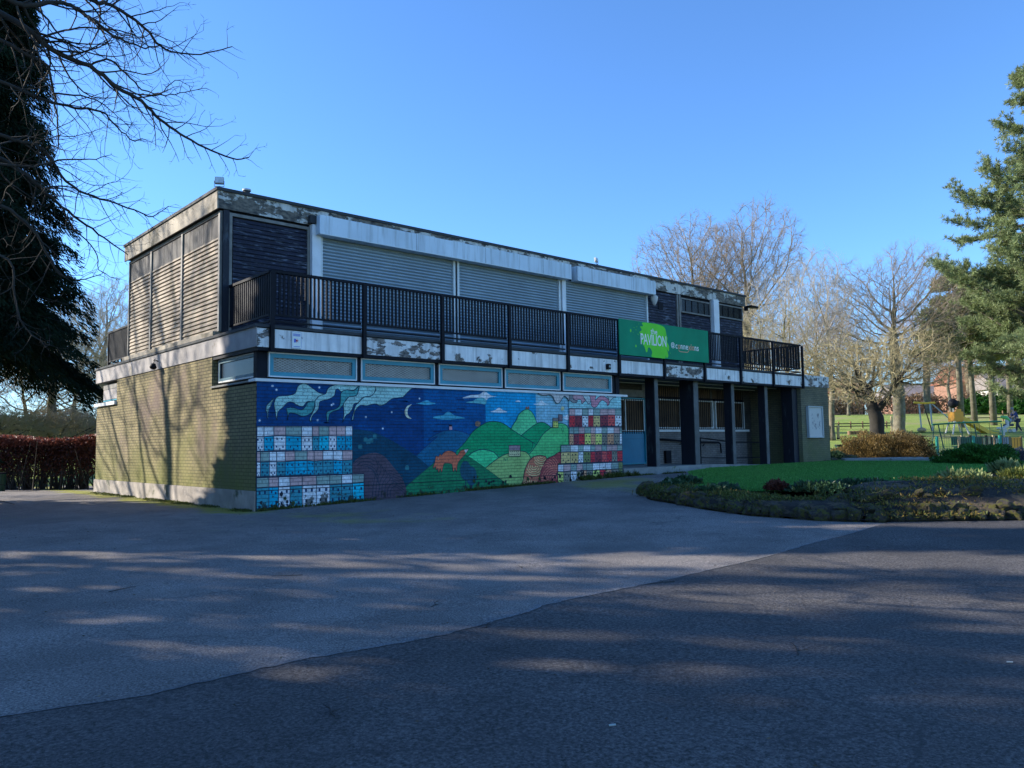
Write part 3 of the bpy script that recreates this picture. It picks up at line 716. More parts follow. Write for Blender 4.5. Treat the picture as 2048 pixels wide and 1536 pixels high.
def stroke(pts, wd, col, closed=False):
    y = ly(); c = pig(col); P = []
    for p in pts:
        p = Vector(p)
        if not P or (p-P[-1]).length > .012: P.append(p)
    if closed and len(P) > 2 and (P[0]-P[-1]).length < .012: P.pop()
    n = len(P)
    if n < 2: return
    off_ = []
    for i in range(n):
        a = P[(i-1) % n] if (closed or i > 0) else P[i]; b = P[(i+1) % n] if (closed or i < n-1) else P[i]
        d1 = (P[i]-a); d2 = (b-P[i]); d1 = d1.normalized() if d1.length > 1e-9 else d2.normalized(); d2 = d2.normalized() if d2.length > 1e-9 else d1
        d = d1+d2; d = d.normalized() if d.length > .2 else d2; nn = Vector((-d.y, d.x)); k = 1/max(.55, abs(nn.dot(Vector((-d2.y, d2.x))))); off_.append(nn*wd/2*k)
    for i in range(n if closed else n-1):
        j = (i+1) % n; mu.face([(q.x, y, q.y) for q in (P[i]-off_[i], P[j]-off_[j], P[j]+off_[j], P[i]+off_[i])], c)
def shape(cr, P, col, sm=True, line=None, lw=.022):
    pts = curve(P) if sm else P
    W = [wp(cr, p) for p in pts]; fill(W, col)
    if line: stroke(W, lw, line, True)
    return W
# background sky bands
xs = [on(px, 850, y=-.03).x for px in (848, 972, 1073)]
BB = [(0, xs[0], (8, 50, 116)), (xs[0], xs[1], (6, 66, 138)), (xs[1], xs[2], (14, 122, 200)), (xs[2], WX1, (98, 150, 202))]
for a, b, c in BB: fill([(a, 0), (b, 0), (b, WZ1), (a, WZ1)], c)
DK = (22, 40, 72)
shape('c4', [(0, 0), (0, 100)], (0, 0, 0)) if False else None
# brushed patches of lighter and darker blue
random.seed(5)
hold(True)
for i in range(70):
    x = random.uniform(.05, 5.3); z = random.uniform(1.5, 2.6); w_ = random.uniform(.1, .5); h_ = random.uniform(.01, .04)
    fill([(x, z), (x+w_, z+random.uniform(-.02, .02)), (x+w_*.9, z+h_), (x+.05, z+h_)], random.choice([(8, 58, 128), (6, 42, 100), (12, 64, 136)]))
hold(False)
# stars
for s_ in ((193, 392), (228, 425), (593, 405), (712, 545), (698, 555), (990, 658), (578, 684), (83, 686), (1134, 755), (1210, 615), (1447, 500)):
    c_ = wp('c3', s_); fill([(c_[0]+math.cos(a)*.05*(1 if k % 2 else .42), c_[1]+math.sin(a)*.05*(1 if k % 2 else .42)) for k, a in enumerate(np.linspace(0, 2*math.pi, 16, endpoint=False))], (36, 92, 170))
    fill([(c_[0]+math.cos(a)*.022, c_[1]+math.sin(a)*.022) for a in np.linspace(0, 2*math.pi, 8, endpoint=False)], (190, 225, 240))
# smoke
SM, TE = (112, 160, 192), (52, 122, 152)
S = [([(270, 325), (225, 365), (190, 405), (180, 455), (195, 495), (195, 550), (205, 540), (210, 480), (220, 440), (245, 395)], SM),
 ([(420, 575), (430, 520), (415, 440), (440, 430), (500, 430), (560, 450), (600, 450), (640, 400), (660, 365), (730, 352), (740, 360), (730, 420), (715, 465), (690, 495), (640, 520), (590, 525), (540, 505), (490, 490), (450, 490), (435, 530)], TE),
 ([(300, 560), (290, 480), (275, 400), (285, 340), (310, 305), (360, 295), (430, 292), (480, 280), (520, 255), (545, 185), (590, 155), (625, 150), (670, 175), (730, 220), (790, 260), (845, 275), (790, 300), (750, 345), (700, 355), (650, 360), (630, 385), (600, 415), (560, 408), (530, 395), (490, 370), (450, 362), (410, 385), (380, 420), (340, 455), (315, 490), (305, 560)], SM),
 ([(695, 590), (680, 565), (690, 530), (705, 500), (740, 420), (745, 345), (800, 290), (860, 270), (885, 215), (930, 180), (1000, 155), (1020, 122), (1130, 126), (1250, 140), (1240, 170), (1180, 230), (1100, 225), (1040, 245), (1000, 215), (975, 230), (960, 290), (900, 330), (820, 350), (790, 370), (780, 440), (750, 480), (720, 510), (700, 545)], SM),
 ([(885, 595), (875, 560), (870, 490), (900, 465), (980, 440), (1020, 400), (1030, 330), (1040, 255), (1100, 225), (1180, 235), (1245, 175), (1235, 210), (1220, 275), (1190, 295), (1120, 310), (1080, 360), (1050, 410), (1010, 450), (940, 475), (905, 505), (895, 560)], TE),
 ([(1050, 600), (1060, 560), (1070, 500), (1065, 390), (1090, 350), (1130, 305), (1210, 290), (1235, 235), (1260, 150), (1340, 143), (1430, 145), (1425, 230), (1385, 290), (1290, 310), (1230, 370), (1185, 385), (1165, 440), (1130, 490), (1090, 520), (1065, 570)], SM),
 ([(1160, 575), (1165, 540), (1180, 480), (1200, 410), (1240, 365), (1300, 310), (1380, 295), (1430, 230), (1445, 145), (1650, 150), (1880, 165), (1850, 205), (1800, 245), (1760, 290), (1730, 310), (1640, 320), (1590, 345), (1540, 385), (1480, 405), (1420, 385), (1330, 405), (1260, 400), (1220, 430), (1190, 480), (1175, 560)], SM)]
def pip(p, poly): return bool(in_poly(np.array([p]), poly)[0])
def specks(W, n, col, s=.012):
    xs_ = [p[0] for p in W]; zs_ = [p[1] for p in W]
    Q = np.column_stack([rng.uniform(min(xs_), max(xs_), n), rng.uniform(min(zs_), max(zs_), n)]); y = ly(); c = pig(col)
    for x, z in Q[in_poly(Q, W)]:
        a = rng.uniform(0, .6)
        mu.face([(x, y, z), (x+s*1.7, y, z+s*a), (x+s*1.7, y, z+s*a+s*.5), (x, y, z+s*.5)], c)
for P, c_ in S:
    W = shape('c8', P, c_, True, (20, 40, 70), .016); specks(W, 420 if c_ == SM else 160, (50, 90, 130))
# moon and clouds
shape('c3', [(1380, 550), (1345, 562), (1322, 600), (1325, 640), (1350, 668), (1378, 670), (1352, 648), (1344, 612), (1354, 575)], (205, 215, 190))
CL = [('c4', [(350, 540), (420, 515), (470, 510), (510, 505), (550, 480), (590, 500), (620, 520), (665, 525), (600, 535), (560, 565), (520, 540), (450, 538)], (165, 195, 225)),
 ('c4', [(380, 580), (440, 570), (480, 547), (530, 535), (570, 560), (560, 600), (500, 590)], (70, 140, 180)),
 ('c4', [(75, 720), (130, 705), (170, 700), (215, 668), (260, 700), (370, 725), (300, 735), (150, 730)], (45, 125, 175)),
 ('c4', [(-40, 580), (20, 562), (50, 575), (95, 588), (40, 595), (0, 602), (-50, 595)], (45, 120, 175)),
 ('c4', [(610, 668), (650, 655), (690, 632), (730, 655), (765, 670), (700, 675)], (165, 200, 230)),
 ('c4', [(843, 574), (865, 561), (890, 575)], (150, 190, 225)),
 ('c4', [(1010, 598), (1050, 590), (1085, 563), (1120, 590), (1155, 598), (1080, 608)], (150, 185, 225)),
 ('c4', [(1285, 720), (1310, 705), (1333, 690), (1333, 745), (1310, 740)], (160, 190, 225)),
 ('c3', [(1418, 540), (1470, 535), (1505, 515), (1540, 535), (1585, 543), (1500, 553)], (50, 130, 185)),
 ('c3', [(1560, 665), (1640, 645), (1690, 612), (1740, 640), (1790, 668), (1680, 680)], (50, 130, 185))]
for cr, P, c_ in CL: shape(cr, P, c_, True)
# hills, back to front
def toC(cr, P): return [wp(cr, p) for p in P]
def hill(parts, col, line=None, lw=.022, base=None):
    """top outline in one crop's pixels, closed along the ground"""
    W = curve([wp(cr, p) for cr, p in parts], 6, False)
    zb = 0 if base is None else base
    W2 = [(max(0, min(WX1, x)), max(0, min(WZ1, z))) for x, z in W]
    fill([(W2[0][0], zb)]+W2+[(W2[-1][0], zb)], col)
    if line: stroke(W2, lw, line)
    return W2
C3 = lambda *p: [('c3', q) for q in p]; C4 = lambda *p: [('c4', q) for q in p]
hill(C3((1330, 1080), (1410, 995), (1500, 910), (1600, 822))+C4((30, 935), (90, 885), (165, 850), (240, 838), (330, 850), (410, 880), (520, 950), (600, 1040)), (18, 78, 132), (16, 50, 110), .018)
hill(C3((870, 762), (940, 765), (1050, 785), (1180, 842), (1300, 912), (1420, 992), (1520, 1075), (1600, 1150)), (12, 54, 92))
for q in ((985, 850), (1010, 868), (1035, 855), (1065, 822), (940, 910), (1340, 1090)):
    c_ = wp('c3', q); fill([(c_[0]-.05, c_[1]-.05), (c_[0]+.05, c_[1]-.05), (c_[0]+.05, c_[1]+.04), (c_[0], c_[1]+.06), (c_[0]-.05, c_[1]+.04)], (34, 92, 125))
hill(C4((800, 900), (805, 820), (850, 745), (880, 685), (945, 645), (1000, 680), (1040, 770), (1080, 900)), (68, 165, 140), (25, 80, 90))
hill(C4((850, 930), (900, 885), (1000, 805), (1080, 765), (1150, 795), (1200, 860), (1260, 980)), (16, 125, 100), (20, 60, 80))
hill(C4((930, 1100), (975, 1055), (1040, 970), (1100, 875), (1180, 812), (1250, 775), (1310, 790), (1334, 825)), (62, 155, 118), (22, 60, 80))
W = [wp('c4', (300, 1032))]
hill(C4((290, 1036), (370, 955), (450, 850), (540, 785), (620, 758), (720, 775), (820, 842), (930, 912), (1000, 958), (985, 1030)), (14, 122, 96), (18, 66, 74))
shape('c4', [(1040, 970), (1100, 875), (1180, 812), (1250, 775), (1310, 790), (1336, 825), (1336, 1120), (900, 1130)], (62, 155, 118), False)
stroke(curve(toC('c4', [(930, 1085), (975, 1055), (1040, 970), (1100, 875), (1180, 812), (1250, 775), (1310, 790), (1334, 825)]), 6, False), .022, (22, 60, 80))
stroke(curve(toC('c4', [(820, 842), (930, 912), (1035, 972)]), 6, False), .018, (22, 60, 80))
hill(C4((380, 1100), (430, 1055), (480, 1030), (540, 1020), (630, 1040), (680, 1088), (720, 1140)), (50, 168, 136), (20, 60, 80))
hill(C4((540, 1210), (600, 1160), (680, 1100), (760, 1060), (860, 1035), (940, 1045), (985, 1100), (1020, 1180)), (108, 150, 112), (30, 60, 70))
hill([('p', (811.7, 975))]+C3((1350, 1235), (1450, 1150), (1570, 1050))+C4((110, 1118), (200, 1075), (330, 1075), (400, 1085), (500, 1150), (620, 1235), (720, 1310), (820, 1375)), (22, 98, 82), (22, 76, 66), .014)
# house on the olive hill, cottages
def quad(cr, a, b, col, line=(25, 35, 60), lw=.016):
    W = [wp(cr, p) for p in ((a[0], a[1]), (b[0], a[1]), (b[0], b[1]), (a[0], b[1]))]; fill(W, col)
    if line: stroke(W, lw, line, True)
quad('c4', (780, 980), (885, 1027), (112, 104, 134)); quad('c4', (780, 1027), (885, 1082), (172, 168, 158))
for i in range(5):
    for j in range(2): quad('c4', (793+i*18, 1036+j*24), (800+i*18, 1044+j*24), (35, 35, 60), None)
quad('c4', (1240, 695), (1277, 755), (92, 84, 110)); quad('c4', (1188, 727), (1238, 757), (95, 100, 118)); quad('c4', (1188, 757), (1238, 815), (200, 190, 110))
for i in range(2):
    for j in range(2): quad('c4', (1197+i*22, 766+j*24), (1204+i*22, 774+j*24), (35, 35, 60), None)
quad('c4', (222, 787), (250, 806), (20, 30, 60), None); quad('c4', (224, 806), (250, 834), (205, 130, 170), None)
shape('c4', [(470, 800), (468, 765), (490, 755), (512, 768), (505, 800)], (104, 92, 96)); shape('c4', [(935, 640), (940, 618), (952, 628), (962, 615), (966, 640)], (105, 80, 85))
shape('c4', [(1262, 640), (1275, 618), (1292, 628), (1290, 652), (1270, 655)], (150, 160, 150))
for q in ((730, 1095), (745, 1105), (760, 1098), (1265, 820), (1280, 832), (478, 918)): quad('c4', q, (q[0]+6, q[1]+22), (25, 100, 90), None)
for q in ((375, 1215), (430, 1265)):
    c_ = wp('c4', q); fill([(c_[0]+math.cos(a)*.17, c_[1]+math.sin(a)*.24) for a in np.linspace(0, 2*math.pi, 14, endpoint=False)], (24, 66, 100)); stroke([(c_[0], c_[1]-.22), (c_[0], c_[1]-.42)], .03, (24, 60, 90))
# the fox
shape('c4', [(72, 1192), (88, 1140), (100, 1085), (125, 1085), (137, 1062), (152, 1072), (178, 1045), (220, 1031), (268, 1045), (298, 1070), (330, 1032), (372, 1020), (401, 1017), (372, 1062), (330, 1108), (310, 1135), (298, 1165), (290, 1226), (277, 1190), (262, 1228), (252, 1170), (238, 1150), (180, 1148), (165, 1178), (152, 1232), (140, 1195), (124, 1238), (118, 1195), (100, 1212), (98, 1180)], (152, 88, 80), True, (55, 50, 66), .014)
shape('c4', [(362, 1022), (401, 1017), (376, 1056)], (190, 195, 205), False)
fill([(p[0], p[1]) for p in toC('c4', [(118, 1106), (124, 1106), (124, 1112), (118, 1112)])], (240, 240, 240))
# dark ploughed hill on the left
W = hill(C3((872, 1062), (900, 1025), (950, 990), (1020, 967), (1080, 965), (1150, 1000), (1220, 1082), (1290, 1172), (1328, 1262), (1335, 1330)), (62, 60, 88))
for k in range(7):
    o_ = 26*k
    stroke(curve(toC('c3', [(880+o_*1.2, 1060+o_*.3), (930+o_, 1020+o_*.8), (1000+o_*.6, 1010+o_*1.3), (1060+o_*.3, 1030+o_*1.6)]), 5, False), .022, (40, 48, 76))
    stroke(curve(toC('c3', [(1060+o_*1.1, 1000+o_*1.3), (1090+o_*1.0, 1080+o_), (1060+o_*.9, 1180+o_*.6), (1040+o_, 1340)]), 5, False), .020, (40, 48, 76))
    stroke(curve(toC('c3', [(1180+o_*.2, 1110+o_*22/26), (1230+o_*.2, 1130+o_*22/26), (1300+o_*.1, 1150+o_*26/26)]), 5, False), .018, (42, 50, 78))
# ploughed hills on the right
W1 = shape('c4', [(905, 1400), (912, 1300), (925, 1220), (960, 1135), (1010, 1087), (1080, 1075), (1128, 1100), (1140, 1200), (1130, 1400)], (142, 92, 88), True, (50, 40, 60))
for cx, cy in ((1080, 1075), (1010, 1170), (1000, 1310), (925, 1400)):
    for k in range(1, 6):
        P = [(cx+math.cos(a)*17*k, cy+math.sin(a)*19*k) for a in np.linspace(.1, math.pi+.2, 9)]
        P = [wp('c4', p) for p in P]; P = [p for p in P if pip(p, W1)]
        if len(P) > 2: stroke(P, .024, (196, 152, 130))
W2_ = shape('c4', [(1045, 1400), (1058, 1290), (1088, 1190), (1128, 1112), (1195, 1076), (1256, 1045), (1262, 1150), (1236, 1160), (1236, 1400)], (118, 60, 76), True, (50, 36, 58))
for cx, cy in ((1250, 1060), (1130, 1190), (1200, 1290), (1080, 1400)):
    for k in range(1, 7):
        P = [wp('c4', (cx+math.cos(a)*19*k, cy+math.sin(a)*20*k)) for a in np.linspace(-math.pi, .2, 12)]; P = [p for p in P if pip(p, W2_)]
        if len(P) > 2: stroke(P, .022, (168, 100, 104))
# terraces of houses
CC = dict(W=(165, 190, 218), P=(140, 130, 160), G=(98, 128, 152), B=(10, 128, 190), b=(14, 150, 210), D=(38, 112, 155), R=(190, 50, 70), M=(98, 48, 70), r=(140, 45, 66), K=(178, 70, 86), Y=(196, 192, 118), C=(150, 146, 120), T=(155, 125, 118), g=(96, 104, 116), v=(88, 108, 88), S=(180, 205, 230))
def terrace(cr, bx, roofs, houses, t0, t1, m0, m1, b0, b1, win=.6, seed=1, win_c=(22, 45, 92)):
    rd = random.Random(seed); n = len(bx)-1; X0, X1 = bx[0], bx[-1]
    wv = [rd.uniform(-4, 4)*(1 if cr == 'c5' else .7) for _ in range(len(bx))]
    L = lambda a, b, x: a+(b-a)*(x-X0)/(X1-X0)
    top = [L(t0, t1, x) for x in bx]; mid = [L(m0, m1, x)+wv[i]*1.5 for i, x in enumerate(bx)]; bot = [L(b0, b1, x)+wv[i] for i, x in enumerate(bx)]
    hold(True)
    for i in range(n):
        a, b = bx[i], bx[i+1]
        fill([wp(cr, p) for p in ((a, top[i]), (b, top[i+1]), (b, mid[i+1]), (a, mid[i]))], CC[roofs[i]])
        fill([wp(cr, p) for p in ((a, mid[i]), (b, mid[i+1]), (b, bot[i+1]), (a, bot[i]))], CC[houses[i]])
    hold(True)
    for i in range(n):
        a, b = bx[i], bx[i+1]
        H = bot[i]-mid[i]; ww = min((b-a)*.16, H*.09)
        for fx, fy in ((.26, .22), (.72, .22), (.26, .72), (.72, .72)):
            cx = a+(b-a)*(fx+rd.uniform(-.05, .05)); cy = mid[i]+H*(fy+rd.uniform(-.05, .05))
            fill([wp(cr, p) for p in ((cx-ww*.5, cy-ww*.8), (cx+ww*.5, cy-ww*.8), (cx+ww*.5, cy+ww*.8), (cx-ww*.5, cy+ww*.8))], win_c)
        cx = (a+b)/2; fill([wp(cr, p) for p in ((cx-ww*.45, bot[i]-H*.17), (cx+ww*.45, bot[i]-H*.17), (cx+ww*.45, bot[i]), (cx-ww*.45, bot[i]))], win_c)
    lw = .022; hold(True)
    for row in (top, mid, bot): stroke(curve([wp(cr, (x, z)) for x, z in zip(bx, row)], 4, False), lw, (30, 44, 74))
    hold(True)
    for i, x in enumerate(bx): stroke([wp(cr, (x, top[i])), wp(cr, (x+rd.uniform(-3, 3), mid[i])), wp(cr, (x, bot[i]))], lw*.8, (34, 50, 80))
    hold(False)
terrace('c5', [84, 198, 342, 515, 748, 905, 1000, 1147, 1258, 1388, 1490], 'WWPGWPGPPW', 'WBWBWDbWBB', 165, 163, 312, 305, 528, 512, seed=2)
terrace('c5', [84, 145, 275, 382, 505, 650, 828, 930, 1060, 1210, 1345, 1490], 'PGWWPGPPWWP', 'WDWDBBBDDBD', 538, 515, 690, 656, 908, 858, seed=3)
terrace('c5', [84, 268, 410, 575, 755, 962, 1160, 1335, 1490, 1660], 'GPWPPGGWG', 'DBWDWSDDb', 918, 860, 1072, 988, 1440, 1262, seed=4)
fill([(a, b) for a, b in toC('c6', [(328, 328), (1075, 328), (1075, 120), (328, 120)])], (110, 165, 205))
for P, c_ in (([(-80, 108), (350, 112), (345, 170), (328, 215), (300, 182), (262, 155), (230, 192), (200, 240), (160, 257), (125, 218), (100, 162), (50, 136), (0, 148), (-60, 140)], (138, 150, 182)),
              ([(340, 118), (400, 122), (385, 200), (440, 215), (430, 245), (380, 247), (340, 215), (328, 175)], (104, 118, 148)),
              ([(395, 125), (525, 125), (535, 190), (555, 215), (505, 262), (495, 215), (460, 203), (430, 215), (385, 190)], (142, 120, 156)),
              ([(595, 125), (700, 125), (690, 210), (740, 170), (790, 150), (850, 180), (892, 215), (890, 255), (865, 292), (850, 250), (800, 215), (760, 230), (720, 292), (680, 317), (640, 290), (632, 215)], (142, 108, 148)),
              ([(850, 120), (960, 122), (975, 175), (940, 180), (890, 235), (880, 190)], (135, 165, 200)),
              ([(520, 140), (600, 140), (630, 215), (600, 265), (560, 215)], (128, 155, 192))):
    shape('c6', P, c_, True, (30, 40, 70), .018)
terrace('c6', [328, 410, 510, 595, 665, 760, 868, 968, 1060], 'PWGWGPPG', 'RMWrCMKW', 328, 335, 428, 420, 585, 578, seed=5, win_c=(28, 34, 58))
terrace('c6', [330, 390, 460, 545, 632, 695, 785, 860, 952, 1033, 1066], 'GGPGPWGWPG', 'TMrYTYgTgS', 588, 590, 680, 676, 838, 832, seed=6, win_c=(28, 34, 58))
terrace('c6', [212, 345, 455, 525, 625, 690, 780, 850, 925, 1000, 1072], 'GWGWGPGPPG', 'CCWvrMKrgR', 842, 838, 938, 918, 1098, 1066, seed=7, win_c=(28, 34, 58))
terrace('c6', [172, 250, 350, 432, 515, 570, 655, 755, 835, 918, 1015, 1076], 'WPGPGGWWWGv', 'YgWgTgYrTgv', 1112, 1076, 1210, 1168, 1440, 1300, seed=8, win_c=(28, 34, 58))
# line of the plinth course
stroke([(0, .455), (WX1, .455)], .014, (28, 44, 66))
# blotches of lost paint near the foot
hold(True)
for i in range(120):
    x = random.choice([random.gauss(.4, .25), random.uniform(8, 11.2), random.uniform(5.5, 8), random.uniform(9, 11)]); z = g(x, 0)+abs(random.gauss(0, .13)); r_ = random.uniform(.012, .055)
    if 0.06 < x < 11.1: fill([(x+math.cos(a)*r_*random.uniform(.5, 1.2), z+math.sin(a)*r_*random.uniform(.5, 1.5)) for a in np.linspace(0, 6.28, 7, endpoint=False)], random.choice([(20, 30, 44), (40, 58, 40), (30, 38, 60)]))
hold(False)
mu.build('mural', M['mural'], bld)
print('LAYERS', LAY[0])

# ------------------------------------------------------------------ signs, lamps on the building
def text_mesh(s, size, M4, name, mat, parent, ext=.002, shear=0, space=1):
    c = bpy.data.curves.new(name, 'FONT'); c.body = s; c.size = size; c.extrude = ext; c.offset = size*.012; c.shear = shear; c.space_character = space; c.resolution_u = 3
    o = bpy.data.objects.new(name, c); COL.objects.link(o); dg = bpy.context.evaluated_depsgraph_get(); dg.update()
    me = bpy.data.meshes.new_from_object(o.evaluated_get(dg)); bpy.data.objects.remove(o); me.transform(M4); me.name = name
    return link(name, me, mat, parent)
FR = Matrix.Rotation(R(90), 4, 'X')
def tm(x, y, z, sx=1, sz=1): return Matrix.Translation((x, y, z)) @ FR @ Matrix.Diagonal((sx, sz, 1, 1))
sg = empty('sign_board', (13.4, -.14, 3.9), 'long green pavilion sign board with lime paint splash fixed to the balcony railing', 'sign')
sx0, sx1, sz0, sz1 = 11.12-13.4, 15.66-13.4, 0.0, 1.07
MB().box(sx0, sx1, -.03, 0, sz0, sz1).build('panel', M['sign_green'], sg)
def sgp(u, v): return (sx0+(sx1-sx0)*u, sz1*v)
# splash traced in fractions of the panel
SP = [(.235, .97), (.30, .99), (.40, .985), (.475, .93), (.495, .80), (.50, .70), (.51, .62), (.505, .5), (.525, .38), (.52, .22), (.50, .30), (.515, .10), (.495, .02), (.485, .10), (.475, .0), (.40, .0), (.33, .02), (.335, .14), (.32, .25), (.295, .27), (.285, .16), (.27, .14), (.255, .28), (.235, .36), (.22, .48), (.225, .60), (.205, .68), (.23, .76), (.215, .85), (.245, .88)]
mb = MB(); P = curve([sgp(*p) for p in SP], 4); P = [(x, min(max(z, .004), sz1-.004)) for x, z in P]; mb.face([(x, -.033, z) for x, z in P][::-1])
for u, v, r_ in ((.115, .70, .035), (.165, .28, .03), (.17, .74, .012), (.15, .80, .01), (.18, .83, .012), (.19, .62, .014), (.2, .92, .01), (.54, .18, .01), (.14, .66, .009)):
    c_ = sgp(u, v); mb.face([(c_[0]+math.cos(a)*r_, -.033, c_[1]+math.sin(a)*r_*1.4) for a in np.linspace(0, -6.28, 9, endpoint=False)])
mb.build('splash', M['lime'], sg)
text_mesh('the', .24, tm(sx0+4.54*.325, -.036, .73, 1.05, 1), 'lettering', M['letter_white'], sg)
text_mesh('PAVILION', .42, tm(sx0+4.54*.212, -.036, .38, .74, 1.12), 'lettering', M['letter_white'], sg, space=.95)
text_mesh('@', .20, tm(sx0+4.54*.545, -.036, .40), 'lettering', M['letter_white'], sg)
xx = sx0+4.54*.597
for ch, mt, wd in (('c', 'letter_white', .128), ('o', 'letter_orange', .142), ('n', 'letter_white', .142), ('n', 'letter_white', .142), ('e', 'letter_white', .140), ('x', 'letter_orange', .128), ('i', 'letter_orange', .062), ('o', 'letter_orange', .142), ('n', 'letter_white', .142), ('s', 'letter_white', .12)):
    text_mesh(ch, .26, tm(xx, -.036, .36, 1, 1.1), 'lettering', M[mt], sg); xx += wd
mb = MB(); a0 = sx0+4.54*.635
W = curve([(a0, .345), (a0+.03, .29), (a0+.12, .275), (a0+.38, .275), (a0+.5, .29), (a0+.56, .36)], 4, False)
for a, b in zip(W[:-1], W[1:]):
    d = Vector((b[0]-a[0], b[1]-a[1])).normalized(); nn = Vector((-d.y, d.x))*.011
    mb.face([(a[0]-nn.x, -.036, a[1]-nn.y), (b[0]-nn.x, -.036, b[1]-nn.y), (b[0]+nn.x, -.036, b[1]+nn.y), (a[0]+nn.x, -.036, a[1]+nn.y)])
mb.build('swoosh', M['letter_orange'], sg)

po = empty('poster', (.85, -.05, 3.55), 'small white notice with blue text and red and blue handprint on the fascia', 'notice')
MB().box(-.11, .11, -.012, -.004, -.175, .175).build('panel', M['letter_white'], po)
mb = MB(); frame(mb, -.105, .105, -.17, .17, -.015, -.012, .004)
for z in (.125, .105, .085): mb.box(-.08, .08, -.015, -.012, z, z+.012)
mb.box(-.07, .07, -.015, -.012, -.14, -.128); mb.build('print', M['blue_ink'], po)
mb = MB()
for k in range(7):
    a = R(20+k*50); mb.face([(0+.01*math.cos(a+1.5), -.0145, -.01+.01*math.sin(a+1.5)), (.01*math.cos(a-1.5), -.0145, -.01+.01*math.sin(a-1.5)), (.065*math.cos(a), -.0145, -.01+.055*math.sin(a))][::-1])
mb.build('motif', M['red_ink'], po)
MB().box(-.06, -.02, -.016, -.0125, -.05, .03).build('motif_left', M['blue_ink'], po)

nb = empty('notice_board', (22.94, -.02, 1.37), 'white framed notice board on the end brick wall beside the lawn', 'notice board')
frame(MB(), -.59, .59, 0, 1.24, -.09, .02, .05).build('frame', M['grey_steel'], nb, bevel=.006)
MB().box(-.54, .54, -.04, .015, .05, 1.19).build('panel', M['render'], nb)
mb = MB(); random.seed(21)
for cx, cz, w_, h_ in ((-.22, .62, .07, .34), (-.10, .56, .05, .28), (.02, .50, .05, .22), (.2, .62, .06, .4), (.36, .52, .05, .32), (.25, .9, .05, .12)):
    for k in range(9):
        x = cx+random.gauss(0, w_*.5); z = cz+random.gauss(0, h_*.35); r_ = random.uniform(.01, .035)
        mb.face([(x+math.cos(a)*r_*.6*random.uniform(.6, 1.2), -.0425, z+math.sin(a)*r_*1.6*random.uniform(.6, 1.2)) for a in np.linspace(0, -6.28, 8, endpoint=False)])
mb.build('drawing', M['dark_ink'], nb)

def floodlight(loc, rz, label, s=.8, mat='grey_steel', name='floodlight'):
    f = empty(name, loc, label, 'floodlight', None, rz)
    MB().box(-.12*s, .12*s, -.05*s, .05*s, .12*s, .32*s, Matrix.Rotation(R(-8), 4, 'X')).build('housing', M[mat], f, bevel=.01)
    MB().box(-.10*s, .10*s, -.055*s, -.05*s, .14*s, .30*s, Matrix.Rotation(R(-8), 4, 'X')).build('lens', M['shutter_box'], f)
    MB().tube([(-.13*s, 0, .2*s), (-.13*s, 0, .04*s), (.13*s, 0, .04*s), (.13*s, 0, .2*s)], .010*s, 6).build('bracket', M['black'], f)
    MB().tube([(0, 0, 0), (0, 0, .05*s)], .02*s, 8).build('stem', M['black'], f)
floodlight((.02, 2.06, 7.18), R(-30), 'square floodlight raised above the near roof corner', .8)
floodlight((12.65, 2.0, 7.18), R(20), 'small white floodlight on the roof edge above the shutters', .75, 'render')
fl = empty('lamp', (15.5, 2.0, 6.46), 'white teardrop lamp hanging under the end of the shutter box', 'lamp')
mb = MB(); mb.tube([(0, -.12, -.01), (0, -.12, -.06), (0, -.12, -.18), (0, -.12, -.3), (0, -.12, -.36)], [.10, .13, .11, .06, .02], 12); mb.build('shade', M['render'], fl, True)
MB().tube([(0, .06, 0), (0, -.12, 0)], .015, 6).build('arm', M['grey_steel'], fl)
fl = empty('bulkhead_lamp', (21.55, 2.05, 6.65), 'flat black lamp jutting from the far upper corner of the wall', 'lamp')
MB().box(0, .55, -.35, -.05, .02, .09).build('hood', M['black'], fl, bevel=.02); MB().box(0, .12, -.12, 0, -.10, .06).build('bracket', M['black'], fl)
fl = empty('security_lamp', (-.02, 5.7, 3.40), 'black security lamp on a wire bracket on the pale slab edge', 'lamp')
mb = MB(); mb.tube([(-.02, 0, .16), (-.12, 0, .20), (-.14, 0, .08)], .012, 6); mb.tube([(-.02, .4, .22), (-.10, 0, .22)], .006, 5); mb.build('bracket', M['black'], fl)
MB().tube([(-.14, 0, .10), (-.15, 0, .0), (-.16, 0, -.04)], [.05, .09, .06], 10).build('housing', M['black'], fl, True)
fl = empty('camera_housing', (10.7, -.04, 3.47), 'small black box fixed to the flaking fascia beside the sign', 'box')
MB().box(-.07, .07, -.08, .005, -.03, .13).build('housing', M['black'], fl, bevel=.01); MB().tube([(0, -.08, .05), (0, -.10, .05)], .03, 10).build('lens', M['grey_steel'], fl)

